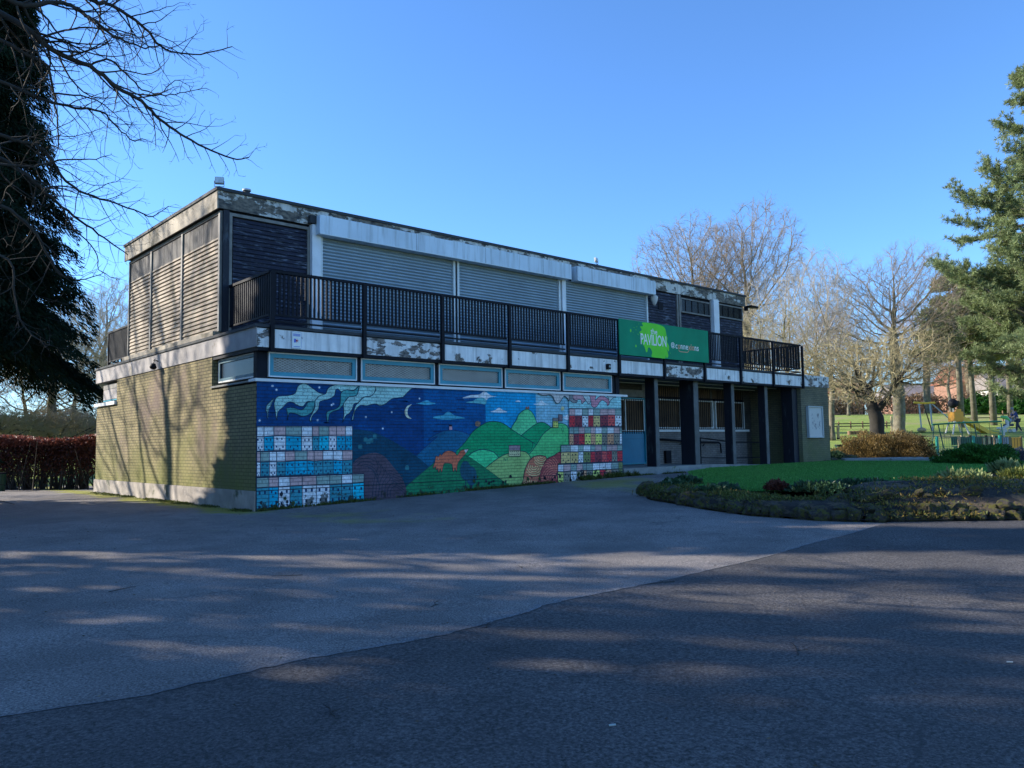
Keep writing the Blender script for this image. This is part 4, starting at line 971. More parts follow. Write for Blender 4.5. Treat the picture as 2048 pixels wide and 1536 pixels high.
# ------------------------------------------------------------------ bare trees
def colonize(att, start, D=.35, infl=3.0, kill=.8, iters=200, seed=0, trop=(0, 0, .05)):
    rs = np.random.default_rng(seed); nodes = [np.array(p, float) for p in start]; par = [-1]+list(range(len(start)-1))
    A = att.copy(); pd = [np.array([0, 0, 1.])]*len(start); ns = np.array(nodes); d2 = ((A[:, None]-ns[None])**2).sum(2); near = d2.argmin(1); nd_ = d2.min(1); al = np.ones(len(A), bool)
    for it in range(iters):
        ok = al & (nd_ < infl**2)
        if not ok.any():
            if not al.any(): break
            ok = al
        idx = near[ok]; N = np.array(nodes); v = unit(A[ok]-N[idx]); S_ = np.zeros((len(nodes), 3)); np.add.at(S_, idx, v)
        ks = np.unique(idx); PD = np.array([pd[k]*(.15 if k < len(start) else .75) for k in ks]); dirs = unit(unit(S_[ks])+PD+rs.normal(0, .15, (len(ks), 3))+np.array(trop)); new = N[ks]+dirs*D; base = len(nodes)
        # do not regrow identical nodes
        dup = np.array([np.min(((N-p)**2).sum(1)) < (D*.3)**2 for p in new])
        new = new[~dup]; kk = ks[~dup]; nd2 = dirs[~dup]
        if len(new) == 0: break
        for p, k, q in zip(new, kk, nd2): nodes.append(p); par.append(int(k)); pd.append(q)
        d2 = ((A[:, None]-new[None])**2).sum(2); mn = d2.min(1); am = d2.argmin(1); up = mn < nd_
        near[up] = base+am[up]; nd_[up] = mn[up]; al &= nd_ > kill**2
    return np.array(nodes), np.array(par)
def tree_mesh(N, par, tip=.008, p=2.3, tw=2, twl=.6, seed=0, rmax=None, thick=.035):
    """returns (V,F) of thick limbs and of fine twigs"""
    n = len(N); area = np.zeros(n); kids = np.bincount(par[par >= 0], minlength=n)
    area[kids == 0] = tip**p
    for i in range(n-1, 0, -1): area[par[i]] += area[i]
    r = area**(1/p)
    if rmax: r *= min(1, rmax/r[0]) if False else (1+(rmax/r[0]-1)*(r/r[0])**.7)
    rs = np.random.default_rng(seed)
    i = np.arange(1, n); a, b = N[par[i]], N[i]; ra, rb = r[par[i]], r[i]
    # keep side branches from starting as thick as their parent
    ra = np.where(ra > rb*1.6, rb*1.25, ra)
    big = rb > thick; tb_ = MB(); kidl = {}
    for j in range(1, n): kidl.setdefault(int(par[j]), []).append(j)
    starts = [0]+[j for j in range(1, n) if r[j] > thick and j != max(kidl[int(par[j])], key=lambda q: r[q])]
    for st in starts:
        pts, rr_ = ([N[st]], [r[st]*1.25]) if st == 0 else ([N[par[st]], N[st]], [min(r[par[st]]*.8, r[st]*1.35), r[st]])
        c_ = st
        while c_ in kidl:
            nx = max(kidl[c_], key=lambda q: r[q])
            if r[nx] <= thick: break
            pts.append(N[nx]); rr_.append(r[nx]); c_ = nx
        if len(pts) < 2: continue
        rr_ = [rr_[0]]+[(rr_[max(i-1, 0)]+rr_[i]+rr_[min(i+1, len(rr_)-1)])/3 for i in range(1, len(rr_))]
        tb_.tube([Vector(p) for p in pts], rr_, 9 if rr_[0] > .12 else 6)
    V1, F1 = tb_, None
    sm = ~big; V2, F2 = sticks(a[sm], b[sm]+(b[sm]-a[sm])*.05, ra[sm], rb[sm], 3)
    # terminal twigs
    tips = np.where((kids <= 1) & (r < tip*3.2))[0]; tips = tips[tips > 0]
    P = np.repeat(N[tips], tw, 0); dd = np.repeat(unit(N[tips]-N[par[tips]]), tw, 0)
    Q = unit(dd+rs.normal(0, .55, dd.shape)+[0, 0, .12]); L = twl*rs.uniform(.5, 1.2, len(P))[:, None]
    mid = P+Q*L*.5; Q2 = unit(Q+rs.normal(0, .25, Q.shape)+[0, 0, .15]); end = mid+Q2*L*.5
    s1 = sticks(P, mid, tip*.75, tip*.5); s2 = sticks(mid, end, tip*.5, tip*.25)
    Q3 = unit(Q+rs.normal(0, .6, Q.shape)); s3 = sticks(mid, mid+Q3*L*.45, tip*.45, tip*.2)
    Vs, Fs, o = [], [], 0
    for V, Fc in ((V2, F2), s1, s2, s3): Vs.append(V); Fs.append(Fc+o); o += len(V)
    return (V1, F1), (np.concatenate(Vs), np.concatenate(Fs))
def crown_pts(n, c, rad, seed, lo=-1, shell=.30, lobes=None):
    rs = np.random.default_rng(seed); out = []
    L = lobes or [(0, 0, 0, 1)]
    for (lx, ly_, lz, s) in L:
        k = int(n/len(L)); v = unit(rs.normal(size=(k*3, 3))); rr = rs.uniform(0, 1, (k*3, 1))**shell
        q = v*rr; q = q[q[:, 2] > lo][:k]; out.append((q*s+[lx, ly_, lz])*rad+c)
    return np.concatenate(out)
def bare_proto(h, cr, seed, n=1400, D=.42, tw=3, trunk_frac=.3, tip=.012, twl=.7, lobes=None, rt=.35, kill=.85, lead=.5, zr=None):
    th = h*trunk_frac; zr = zr or (h-th*.8)/2
    A = crown_pts(n, np.array([0, 0, h-zr]), np.array([cr, cr, zr]), seed, lo=-.9, lobes=lobes)
    start = [(0, 0, -.1)]; th = h*lead; k = int(th/D); rs = random.Random(seed); x = y = 0
    for i in range(1, k+1): x += rs.uniform(-.05, .05)*D/.4; y += rs.uniform(-.05, .05)*D/.4; start.append((x, y, th*i/k))
    N, par = colonize(A, start, D, infl=3.2, kill=kill, seed=seed, iters=130)
    return tree_mesh(N, par, tip=tip, tw=tw, twl=twl, seed=seed, rmax=rt)
def put_tree(name, mesh, loc, label, cat, group, bark, twig, rz=0, s=1):
    t = empty(name, loc, label, cat, group, rz); t.scale = (s, s, s)
    (V1, F1), (V2, F2) = mesh
    V1.build('trunk', bark, t, True); npmesh('twigs', V2, F2, twig, t)
    return t
def retree(src, loc, label, rz, s, group=None, mats=None):
    c = copy_tree(src); c.location = loc; c.rotation_euler = (0, 0, rz); c.scale = s if hasattr(s, '__len__') else (s, s, s); c['label'] = label
    if group: c['group'] = group
    if mats:
        for ch in [k for k in bpy.data.objects if k.parent == c]:
            mt = mats.get(ch.name.split('.')[0])
            if mt: ch.material_slots[0].link = 'OBJECT'; ch.material_slots[0].material = mt
    return c
G1 = 'bare trees behind the pavilion and playground'
lob = [(-.45, 0, .1, .6), (.4, .2, .15, .6), (0, -.3, .35, .6), (.1, .4, -.1, .6), (-.2, .1, -.3, .6)]
pA = bare_proto(19, 5.6, 11, 5600, .32, 5, .26, .0100, .75, lobes=lob, rt=.40, kill=.55)
pB = bare_proto(14, 5.0, 12, 2600, .34, 3, .16, .009, .85, lobes=[(-.5, 0, 0, .6), (.5, .2, .1, .62), (0, -.3, .3, .6), (.1, .3, -.3, .65)], rt=.22, kill=.55, lead=.3)
pC = bare_proto(16, 6.2, 13, 5200, .34, 5, .22, .0100, .8, lobes=lob, rt=.46, kill=.58)
pD = bare_proto(6.6, 3.7, 14, 2600, .20, 4, .24, .0115, .42, lobes=[(-.55, 0, 0, .55), (.5, .2, .05, .55), (0, -.4, .25, .6), (.1, .4, .2, .6)], rt=.34, kill=.27, lead=.20)
tA = put_tree('bare_tree', pA, gpos(1502, 64), 'tall domed bare tree behind the roof end, right one of the pair', 'tree', G1, M['bark'], M['twig'], 0, 1.0)
retree(tA, gpos(1398, 64), 'tall bare tree behind the roof, left one of the pair', 2.1, (.9, .9, .99), G1)
tB = put_tree('bare_tree', pB, gpos(1585, 50), 'many stemmed pale bare tree just right of the pavilion roof', 'tree', G1, M['bark'], M['twig_grey'], .6, .95)
retree(tB, gpos(1665, 56), 'thin bare tree between the two domed trees', 2.9, (.85, .85, 1.0), G1)
retree(tB, gpos(1520, 46), 'low twiggy olive tree filling the gap beside the roof end', 4.0, (.8, .8, .70), G1, dict(twigs=M['twig_olive']))
tC = put_tree('bare_tree', pC, gpos(1800, 58), 'broad bare tree with thick mossy trunk behind the small fruit tree', 'tree', G1, M['bark'], M['twig'], 1.2, .92)
tD = put_tree('fruit_tree', pD, gpos(1757, 42), 'small spreading bare fruit tree with a split dark trunk', 'tree', None, M['bark_dark'], M['twig_olive'], .3, 1.08)
G2 = 'distant bare trees along the park edge'
for i, (px, D, s, mt, lb) in enumerate(((1540, 96, .95, 'twig_grey', 'far bare tree low behind the balcony end'), (1640, 100, .9, 'twig_red', 'far russet bare tree left of the fruit tree'), (1700, 92, .8, 'twig_red', 'far russet bare tree behind the fruit tree crown'), (1860, 98, .95, 'twig_red', 'far russet bare tree beyond the climbing tower'), (1905, 88, .8, 'twig_red', 'far reddish bare tree above the slide'), (1945, 105, .9, 'twig_red', 'far bare tree in front of the red roofed house'), (1995, 92, .8, 'twig_olive', 'far olive bare tree beyond the swings'), (2045, 100, .9, 'twig_red', 'far bare tree at the right edge of the park'))):
    retree(tC if i % 2 else tB, gpos(px, D), lb, i*1.3, s, G2, dict(twigs=M[mt]))
G3 = 'bare trees behind the hedge'
for i, (px, D, s, mt, lb) in enumerate(((-30, 44, .62, 'twig_grey', 'leftmost bare tree behind the hedge'), (48, 50, .72, 'twig_grey', 'bare tree under the dark conifer skirts'), (100, 46, .60, 'twig_olive', 'slim bare tree left of the pavilion corner'), (150, 52, .80, 'twig_grey', 'tallest bare tree by the rear balcony rail'), (205, 60, .85, 'twig_grey', 'bare tree half hidden behind the pavilion side wall'))):
    retree(tB if i % 2 else tC, gpos(px, D), lb, 1+i*1.7, s, G3, dict(twigs=M[mt]))
G4 = 'grey thicket shrubs behind the hedge'
for i, (px, D) in enumerate(((-20, 38), (40, 44), (120, 42), (170, 46))):
    retree(tD, gpos(px, D), ['grey thicket bush at the left edge behind the hedge', 'grey thicket bush behind the left half of the hedge', 'twiggy bush behind the right half of the hedge', 'twiggy bush beside the pavilion wall'][i], i*1.1, (.9, .9, .55), G4, dict(twigs=M['twig_grey' if i % 2 else 'twig_olive'])).name = 'thicket_bush'

# overhanging bare tree at the left: trunk stands left of the frame
def hanging_tree():
    rs = np.random.default_rng(5); segA, segB, rA, rB = [], [], [], []; th = MB()
    base = gpos(-900, 8.2); base.z = g(base.x, base.y); t0 = empty('overhanging_tree', base, 'bare tree whose dark branches hang into the top left of the view', 'tree')
    O = np.array(base)
    def seg(a, b, ra, rb): segA.append(a-O); segB.append(b-O); rA.append(ra); rB.append(rb)
    RV, UV, FV = np.array(_r3), np.array(_u3), np.array(_f2)
    def twig(p, d, L, r, lev):
        n = max(3, int(L/.09)); step = L/n; p = p.copy(); d = unit(d)
        k = 0
        for i in range(n):
            t = i/n
            # droop then turn up at the tip
            d = unit(d+rs.normal(0, .14, 3)+np.array([0, 0, (-.05 if t < .5 else .16)]))
            q = p+d*step; r2 = r*(1-.75*(i+1)/n); seg(p, q, r*(1-.75*i/n), r2)
            if lev > 0 and i > 0 and rs.random() < (.60 if lev > 1 else .50):
                s = 1 if k % 2 else -1; k += 1
                side = unit(np.cross(d, FV)*s+rs.normal(0, .45, 3)+FV*rs.normal(0, .5)); dd = unit(d*.75+side*.75)
                twig(q, dd, L*rs.uniform(.28, .5)*(1-.35*t), max(r2*.65, .0028), lev-1)
            p = q
    limbs = [  # pixels of the photograph, depth start/end, radius start
        ([(-160, -60), (33, 43), (77, 77), (117, 107), (180, 132), (233, 173), (283, 203), (320, 237), (360, 267), (407, 293), (463, 317), (497, 315)], 8.4, 9.8, .034),
        ([(-120, -220), (60, -60), (187, 0), (213, 7), (250, 27), (290, 57), (323, 93), (363, 108), (413, 107), (465, 92)], 8.8, 10.4, .030),
        ([(-200, -80), (10, -4), (55, 12), (105, 3), (140, 10), (165, 25), (190, 42), (222, 68), (250, 82), (290, 95), (320, 92)], 8.0, 9.2, .030),
        ([(-160, 20), (0, 80), (55, 110), (95, 132), (107, 187), (115, 233), (116, 295)], 8.6, 9.0, .024),
        ([(-200, 240), (-40, 300), (40, 340), (83, 377), (123, 413), (173, 450), (217, 483), (255, 508)], 9.6, 11.5, .034),
        ([(-140, 210), (0, 268), (43, 283), (90, 300), (133, 363), (187, 393), (233, 407), (277, 423), (305, 433), (337, 412)], 9.2, 10.6, .022),
        ([(-100, 120), (20, 170), (90, 200), (150, 215), (200, 222), (235, 255), (265, 280), (283, 278)], 8.8, 10.0, .020),
        ([(-160, 360), (0, 410), (60, 455), (95, 510), (120, 548), (160, 560), (205, 548)], 9.2, 10.2, .022),
        ([(-120, 460), (15, 520), (28, 590), (48, 650), (80, 683), (98, 692)], 8.6, 8.9, .013),
        ([(-140, 300), (20, 330), (80, 330), (130, 318), (180, 320), (215, 310)], 9.0, 10.0, .016),
        ([(77, 77), (130, 60), (185, 55), (240, 62), (285, 75), (300, 62)], 8.7, 9.6, .011),
        ([(180, 132), (215, 118), (250, 145), (285, 180), (330, 190), (370, 185), (412, 175)], 9.1, 10.2, .012),
        ([(107, 187), (160, 190), (200, 205), (235, 232), (262, 258)], 8.8, 9.6, .009),
        ([(283, 188), (320, 190), (350, 160), (385, 175)], 9.5, 10.0, .007),
        ([(83, 377), (120, 372), (160, 380), (200, 400), (240, 395)], 10, 10.8, .010),
        ([(123, 413), (150, 460), (190, 500), (200, 540), (240, 560)], 10.4, 11, .010)]
    trunk_top = at(-620, -500, 8.6)
    tb = [Vector((0, 0, -.1)), Vector((.1, 0, 1.5)), Vector((.3, .05, 3.2)), Vector(trunk_top)-base]
    th.tube(tb, [.32, .27, .22, .12], 10)
    for P, d0, d1, r0 in limbs:
        n = len(P); W = []
        for i, (px, py) in enumerate(P): W.append(tuple(at(px, py, d0+(d1-d0)*i/(n-1))))
        W = curve(W, 4, False); k = len(W); Wn = np.array(W)+rs.normal(0, .006, (k, 3))
        if P[0][0] < -50:
            # limb root back to the trunk
            j = Vector((0, 0, 0)).lerp(Vector(tb[3]), random.uniform(.75, 1)); th.tube([j, (Vector(W[0])-base).lerp(j, .5)+Vector((0, 0, .25)), Vector(W[0])-base], [r0*1.7, r0*1.35, r0*1.08], 7)
        rad = [r0*(1-.86*(i/(k-1))**.9)+.002 for i in range(k)]
        th.tube([Vector(p)-base for p in Wn], rad, 6)
        s_ = 1
        for i in range(3, k):
            t = i/(k-1); d = unit(Wn[i]-Wn[i-1])
            if P[0][0] < -50 and Wn[i] @ np.array([0, 0, 0]) != 0: pass
            dens = .85 if r0 > .015 else .7
            if rs.random() < dens:
                s_ = -s_; perp = unit(np.cross(d, FV))*s_; dd = unit(d*.8+perp*.7+FV*rs.normal(0, .5))
                L = (1.05-.75*t)*rs.uniform(.5, 1.15)*(1 if r0 > .015 else .55); twig(Wn[i], dd, L, max(rad[i]*.5, .004), 2)
    th.build('trunk', M['bark_dark'], t0, True)
    V, Fc = sticks(np.array(segA), np.array(segB), np.array(rA)*1.1, np.array(rB)*1.1)
    npmesh('twigs', V, Fc, M['bark_dark'], t0)
hanging_tree()

# ------------------------------------------------------------------ conifers, pines
def conifer(name, loc, h, r0, label, n=52000, skirt=0., seed=1, mat='conifer', group=None, leaf=(.20, .05), droop=.8, dens=.5):
    t = empty(name, loc, label, 'tree', group); rs = np.random.default_rng(seed)
    MB().tube([(0, 0, -.2), (.05, 0, h*.5), (0, .05, h*.97)], [r0*.09, r0*.05, .02], 10).build('trunk', M['bark_dark'], t, True)
    # branch skeleton: whorls of limbs, sprays hanging from them
    nb_ = int(h*22); P = []; Dn = []; A = []; B = []
    for i in range(nb_):
        z = skirt+(h-skirt)*(i/nb_)**1.05; rr = r0*(1-((z-skirt)/(h-skirt))**1.15)*rs.uniform(.62, 1.12)+.15; a = rs.uniform(0, 6.283)
        d = np.array([math.cos(a), math.sin(a), 0]); rise = rs.uniform(-.1, .25)
        A.append([0, 0, z+.3]); B.append(d*rr+[0, 0, z-rr*.25])
        m = int(n/nb_*(rr/r0*1.6+.25)); s = rs.uniform(.18, 1, m)**.7; side = np.array([-d[1], d[0], 0])
        wdt = .32*rr*s*(1.15-s)*1.6+.08
        q = d*(rr*s)[:, None]+side*(rs.uniform(-1, 1, m)*wdt)[:, None]; q[:, 2] = z+.3-.55*rr*s**1.6+rise*s*rr*.5-np.abs(rs.normal(0, .28, m))*(.4+s)
        P.append(q); Dn.append(d*.5+side*rs.normal(0, .35, (m, 1))+np.array([0, 0, -1])*rs.uniform(.2, 1.3, (m, 1))*droop)
    P = np.concatenate(P); Dn = np.concatenate(Dn); n_ = len(P)
    V, Fc = leaves(P, Dn, leaf[0]*rs.uniform(.5, 1.5, n_), leaf[1]*rs.uniform(.6, 1.5, n_))
    cl = .8+.35*np.sin(P[:, 0]*2.1+P[:, 2]*1.7)*np.sin(P[:, 1]*1.9-P[:, 2]*1.1)+rs.uniform(-.25, .25, n_)
    npmesh('foliage', V, Fc, M[mat], t, col=np.clip(cl, .35, 1.6))
    V, Fc = sticks(np.array(A), np.array(B), .03, .008); npmesh('limbs', V, Fc, M['bark_dark'], t)
    return t
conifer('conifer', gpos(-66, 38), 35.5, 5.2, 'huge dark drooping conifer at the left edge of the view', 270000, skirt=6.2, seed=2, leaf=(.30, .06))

def pine(name, loc, h, r0, label, z0=.25, seed=1, nb_=150, tufts=26, mat='pine', group=None, nl=.22, wd=.022, needles=12):
    t = empty(name, loc, label, 'tree', group); rs = np.random.default_rng(seed)
    MB().tube([(0, 0, -.2), (.1, 0, h*.4), (-.05, .1, h*.75), (0, 0, h*.98)], [r0*.065, r0*.05, r0*.03, .03], 10).build('trunk', M['bark'], t, True)
    A, B, RA, RB, T, TD = [], [], [], [], [], []
    for i in range(nb_):
        u = i/nb_; z = h*(z0+(1-z0)*u**.95); prof = (1-u)**.75*(.75+.25*math.sin(u*19+seed)); rr = r0*prof*rs.uniform(.7, 1.1)+.25
        a = rs.uniform(0, 6.283); d = np.array([math.cos(a), math.sin(a), 0]); rise = rs.uniform(.05, .45)
        p = np.array([0, 0, z]); k = max(4, int(rr/.45)); st = rr/k; dd = unit(d+[0, 0, rise*.6]); rad = .02+.012*rr
        for j in range(k):
            dd = unit(dd+rs.normal(0, .12, 3)+[0, 0, .05]); q = p+dd*st; A.append(p); B.append(q); RA.append(rad*(1-.8*j/k)); RB.append(rad*(1-.8*(j+1)/k))
            if j >= k*.3:
                m = int(tufts*(.4+.6*j/k)/3)+1
                for _ in range(m):
                    sd_ = unit(np.cross(dd, [0, 0, 1.])*rs.choice([-1, 1])+rs.normal(0, .35, 3)+dd*.7+[0, 0, .25]); ll = st*rs.uniform(.5, 1.7)
                    e = q+sd_*ll; A.append(q); B.append(e); RA.append(.012); RB.append(.006)
                    for w_ in np.linspace(.45, 1, 3): T.append(q+sd_*ll*w_+rs.normal(0, .05, 3)); TD.append(sd_)
            p = q
        T.append(p); TD.append(dd)
    T = np.array(T); TD = np.array(TD); n_ = len(T)
    P = np.repeat(T, needles, 0); Dn = np.repeat(TD, needles, 0)*.55+rs.normal(0, .62, (n_*needles, 3))+[0, 0, .28]
    V, Fc = leaves(P, Dn, nl*rs.uniform(.7, 1.3, len(P)), wd*rs.uniform(.7, 1.3, len(P)))
    cl = np.repeat(rs.uniform(.62, 1.3, n_), needles)*rs.uniform(.85, 1.15, len(P))
    npmesh('foliage', V, Fc, M[mat], t, col=cl)
    V, Fc = sticks(np.array(A), np.array(B), np.array(RA), np.array(RB)); npmesh('limbs', V, Fc, M['bark'], t)
    return t
pine('pine_tree', gpos(2150, 36), 18.9, 7.0, 'big blue green pine cut off by the right edge', z0=.12, seed=4, nb_=215, tufts=24, nl=.22, wd=.024, needles=22)
G5 = 'pines beyond the playground'
p0 = pine('pine_tree', gpos(1925, 66), 13, 4.2, 'pine with bare pale trunk beyond the slide', z0=.42, seed=6, nb_=80, tufts=18, mat='pine_far', group=G5, nl=.36, wd=.08, needles=9)
retree(p0, gpos(1952, 70), 'second pine trunk right of the slide tower', 1.7, .95, G5)
retree(p0, gpos(1990, 68), 'pine standing behind the swing frame', 3.1, 1.02, G5)
retree(p0, gpos(2024, 72), 'rightmost pine behind the pushchair', 4.4, 1.0, G5)

# off-frame trees to the west whose shade falls across the forecourt and side wall
def off(t, x, y): return (x-.614*t, y+.789*t, g(x-.614*t, y+.789*t))

# ------------------------------------------------------------------ hedges, shrubs
def shrub(name, loc, size, mat, label, cat='shrub', n=9000, leaf=(.07, .045), seed=1, group=None, lum=(.6, 1.4), stems=True, up=.3, shell=.5, box=False, kind=None):
    t = empty(name, loc, label, cat, group); rs = np.random.default_rng(seed); sx, sy, sz = size
    if box: q = rs.uniform(-1, 1, (n, 3)); q[:, 2] = (q[:, 2]+1)/2; f = rs.random(n) < .55; ax = rs.integers(0, 3, n); q[f & (ax == 0), 0] = np.sign(q[f & (ax == 0), 0]); q[f & (ax == 1), 1] = np.sign(q[f & (ax == 1), 1]); q[f & (ax == 2), 2] = 1; q += rs.normal(0, .05, q.shape)
    else:
        v = unit(rs.normal(size=(n, 3))); v[:, 2] = np.abs(v[:, 2]); lump = 1+.16*np.sin(v[:, 0]*7+seed)*np.sin(v[:, 1]*6+2*seed)+.10*np.sin(v[:, 2]*11+v[:, 0]*9)
        q = v*(rs.uniform(.0, 1, (n, 1))**.28)*lump[:, None]
    P = q*[sx, sy, sz]; Dn = unit(q+[0, 0, .01])+rs.normal(0, .6, (n, 3))+[0, 0, up]
    V, Fc = leaves(P, Dn, leaf[0]*rs.uniform(.6, 1.4, n), leaf[1]*rs.uniform(.6, 1.4, n))
    npmesh('foliage', V, Fc, M[mat], t, col=rs.uniform(*lum, n)*(1+.25*np.sin(P[:, 0]*5)*np.sin(P[:, 1]*4+P[:, 2]*6)))
    if stems:
        m = 40; e = P[rs.integers(0, n, m)]; s = e*[.25, .25, 0]; s[:, 2] = -.05; V, Fc = sticks(s, e, .018, .006); npmesh('stems', V, Fc, M['bark_dark'], t)
    return t
# copper hedge, see-through near the foot
h0, h1 = gpos(-70, 27.5), gpos(192, 26.5); L_ = (h1-h0).length; ang = math.atan2(h1.y-h0.y, h1.x-h0.x); mid = (h0+h1)/2
t = empty('hedge', mid, 'clipped copper hedge with bare stems at the foot left of the pavilion', 'hedge', None, ang)
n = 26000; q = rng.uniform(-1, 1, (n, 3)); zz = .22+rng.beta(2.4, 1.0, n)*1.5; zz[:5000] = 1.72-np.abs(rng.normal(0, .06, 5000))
hx = q[:, 0]*(L_/2+.3); zt = 1-.05*np.sin(hx*1.3)-.08*(hx < -2.5)*(-hx-2.5)/3; P = np.column_stack([hx, q[:, 1]*.5*(.6+.4*zz/1.7), zz*zt])
V, Fc = leaves(P, rng.normal(0, 1, (n, 3))+[0, 0, .2], .085*rng.uniform(.6, 1.4, n), .055)
cl = np.where(P[:, 2] > 1.45, 1.7, .62)*rng.uniform(.6, 1.4, n); npmesh('foliage', V, Fc, M['hedge'], t, col=cl)  # sunlit top painted into the leaf colour, lower leaves dimmed
m = 230; xs_ = np.round(rng.uniform(-L_/2, L_/2, m)*1.9)/1.9+rng.normal(0, .07, m); A = np.column_stack([xs_, rng.normal(0, .14, m), np.full(m, -.05)]); B = A+np.column_stack([rng.normal(0, .3, m), rng.normal(0, .2, m), rng.uniform(.8, 1.75, m)])
V, Fc = sticks(A, B, .028, .006); npmesh('stems', V, Fc, M['bark_dark'], t)
shrub('shrub', gpos(-6, 30), (1.3, 1.2, 1.3), 'pale_leaf', 'yellow green bush at the left end of the hedge', n=5000, seed=31, leaf=(.1, .06))

# heather mounds and round shrub beyond the lawn
def place(px, py): 
    z = .3
    for _ in range(12): p = on(px, py, z=z); z = g(p.x, p.y)
    return Vector((p.x, p.y, z))
shrub('heather_bush', gpos(1762, 38), (2.35, 1.3, 1.22), 'heather', 'large russet and green heather mound beyond the lawn', n=30000, leaf=(.10, .03), seed=3, up=.8, lum=(.4, 1.5)).rotation_euler = (0, 0, -.74)
shrub('heather_bush', gpos(1824, 37), (1.05, 1.0, 1.1), 'heather', 'rounded dark end of the heather bank near the fence', n=12000, leaf=(.09, .03), seed=4, up=.6, lum=(.25, .9))
shrub('round_shrub', place(1960, 937)+Vector((0, 0, .05)), (1.35, 1.1, .74), 'shrub', 'low domed glossy green shrub at the lawn edge', n=30000, leaf=(.08, .045), seed=5, lum=(.4, 1.6)).rotation_euler = (0, 0, -.74)
shrub('shrub', place(2040, 930), (.55, .5, .55), 'lilac_leaf', 'grey lilac shrub at the right edge', n=5000, leaf=(.09, .03), seed=6)
shrub('shrub', place(1690, 918), (1.0, .9, .5), 'pale_leaf', 'pale straw coloured shrub right of the end wall', n=7000, leaf=(.12, .02), seed=7, up=1, lum=(.5, 1.3))
shrub('shrub', place(1672, 921), (.5, .4, .35), 'ivy', 'blue green tufted plant right of the end wall', n=3000, leaf=(.14, .03), seed=8, up=.7)

# rocks round the bed
def rock_mesh(seed, sub=3):
    bm = bmesh.new(); bmesh.ops.create_icosphere(bm, subdivisions=sub, radius=1); rs = random.Random(seed)
    planes = [(Vector((rs.gauss(0, 1), rs.gauss(0, 1), rs.gauss(0, 1))).normalized(), rs.uniform(.55, .85)) for _ in range(11)]
    from mathutils import noise as mn
    for v in bm.verts:
        p = v.co.copy()
        for nrm, d in planes:
            k = p.dot(nrm)
            if k > d: p -= nrm*(k-d)*.85
        p *= 1+.22*mn.noise(p*2.1+Vector((seed*7, 0, 0)))+.12*mn.noise(p*5)+.06*mn.noise(p*12)
        v.co = p
    me = bpy.data.meshes.new('rock'); bm.to_mesh(me); bm.free(); me.materials.append(M['rock'])
    for p in me.polygons: p.use_smooth = False
    return me
RM = [rock_mesh(i) for i in range(6)]
random.seed(9)
def rock(x, y, z, s, i, label, group='mossy rocks edging the bed'):
    o = bpy.data.objects.new('rock', RM[i % 6]); COL.objects.link(o); o.location = (x, y, z); o.scale = s; o.rotation_euler = (random.uniform(-.3, .3), random.uniform(-.3, .3), random.uniform(0, 6))
    return tag(o, label, 'rock', group)
acc = 0; cnt = 0
for a, b in zip(ROCKL[:-1], ROCKL[1:]):
    L = math.dist(a, b); d = ((b[0]-a[0])/L, (b[1]-a[1])/L); nx, ny = -d[1]*-1, d[0]*-1
    nx, ny = -d[1], d[0]    # pointing into the bed
    if nx < 0: nx, ny = -nx, -ny
    u = acc
    while u < L:
        x, y = a[0]+d[0]*u, a[1]+d[1]*u; s = random.uniform(.08, .19); z = g(x, y)
        if not (y > -5.2 and False):
            rock(x+nx*.12, y+ny*.12, z+s*.45, (s*1.15, s*.95, s*.85), cnt, 'low mossy rock in the bottom course round the bed')
            if random.random() < .8:
                s2 = random.uniform(.07, .17); rock(x+nx*.26+random.uniform(-.06, .06), y+ny*.26, z+.12+random.uniform(-.03, .07), (s2*1.3, s2, s2*.85), cnt+3, 'mossy rock in the upper course round the bed')
            if random.random() < .45:
                s2 = random.uniform(.05, .13); o2 = random.uniform(.45, 1.0); rock(x+nx*o2, y+ny*o2, z+.19+.2*smooth((-8.6-y)/2)+random.uniform(-.03, .04), (s2*1.4, s2, s2*.7), cnt+1, 'small mossy rock half sunk in the bank')
        cnt += 1; u += s*1.7
    acc = u-L
rock(6.95, -4.35, .24, (.24, .26, .22), 2, 'dark rounded rock at the tip of the bed', None)
rock(5.95, -6.15, .16, (.26, .22, .2), 1, 'pale grey stone among the round leaved plants', None)['label'] = 'pale grey stone among the round leaved plants'
for px, py, s in ((1672, 927, .22), (1700, 925, .3), (1655, 930, .2)):
    p = place(px, py); rock(p.x, p.y, p.z+s*.4, (s*1.6, s, s*.7), int(px), 'brown rock beside the path right of the end wall', 'rocks by the path')
# long stone slabs behind the lawn
for px, wd, lb in ((1765, 1.5, 'long low grey stone slab behind the lawn, left one'), (1858, 1.5, 'long low grey stone slab behind the lawn, right one')):
    p = place(px, 931); o = MB().box(-wd, wd, -.22, .22, -.1, .30, ).build('stone_slab', M['concrete'], None, bevel=.05); o.location = p; o.rotation_euler = (0, 0, -.74); tag(o, lb, 'stone')
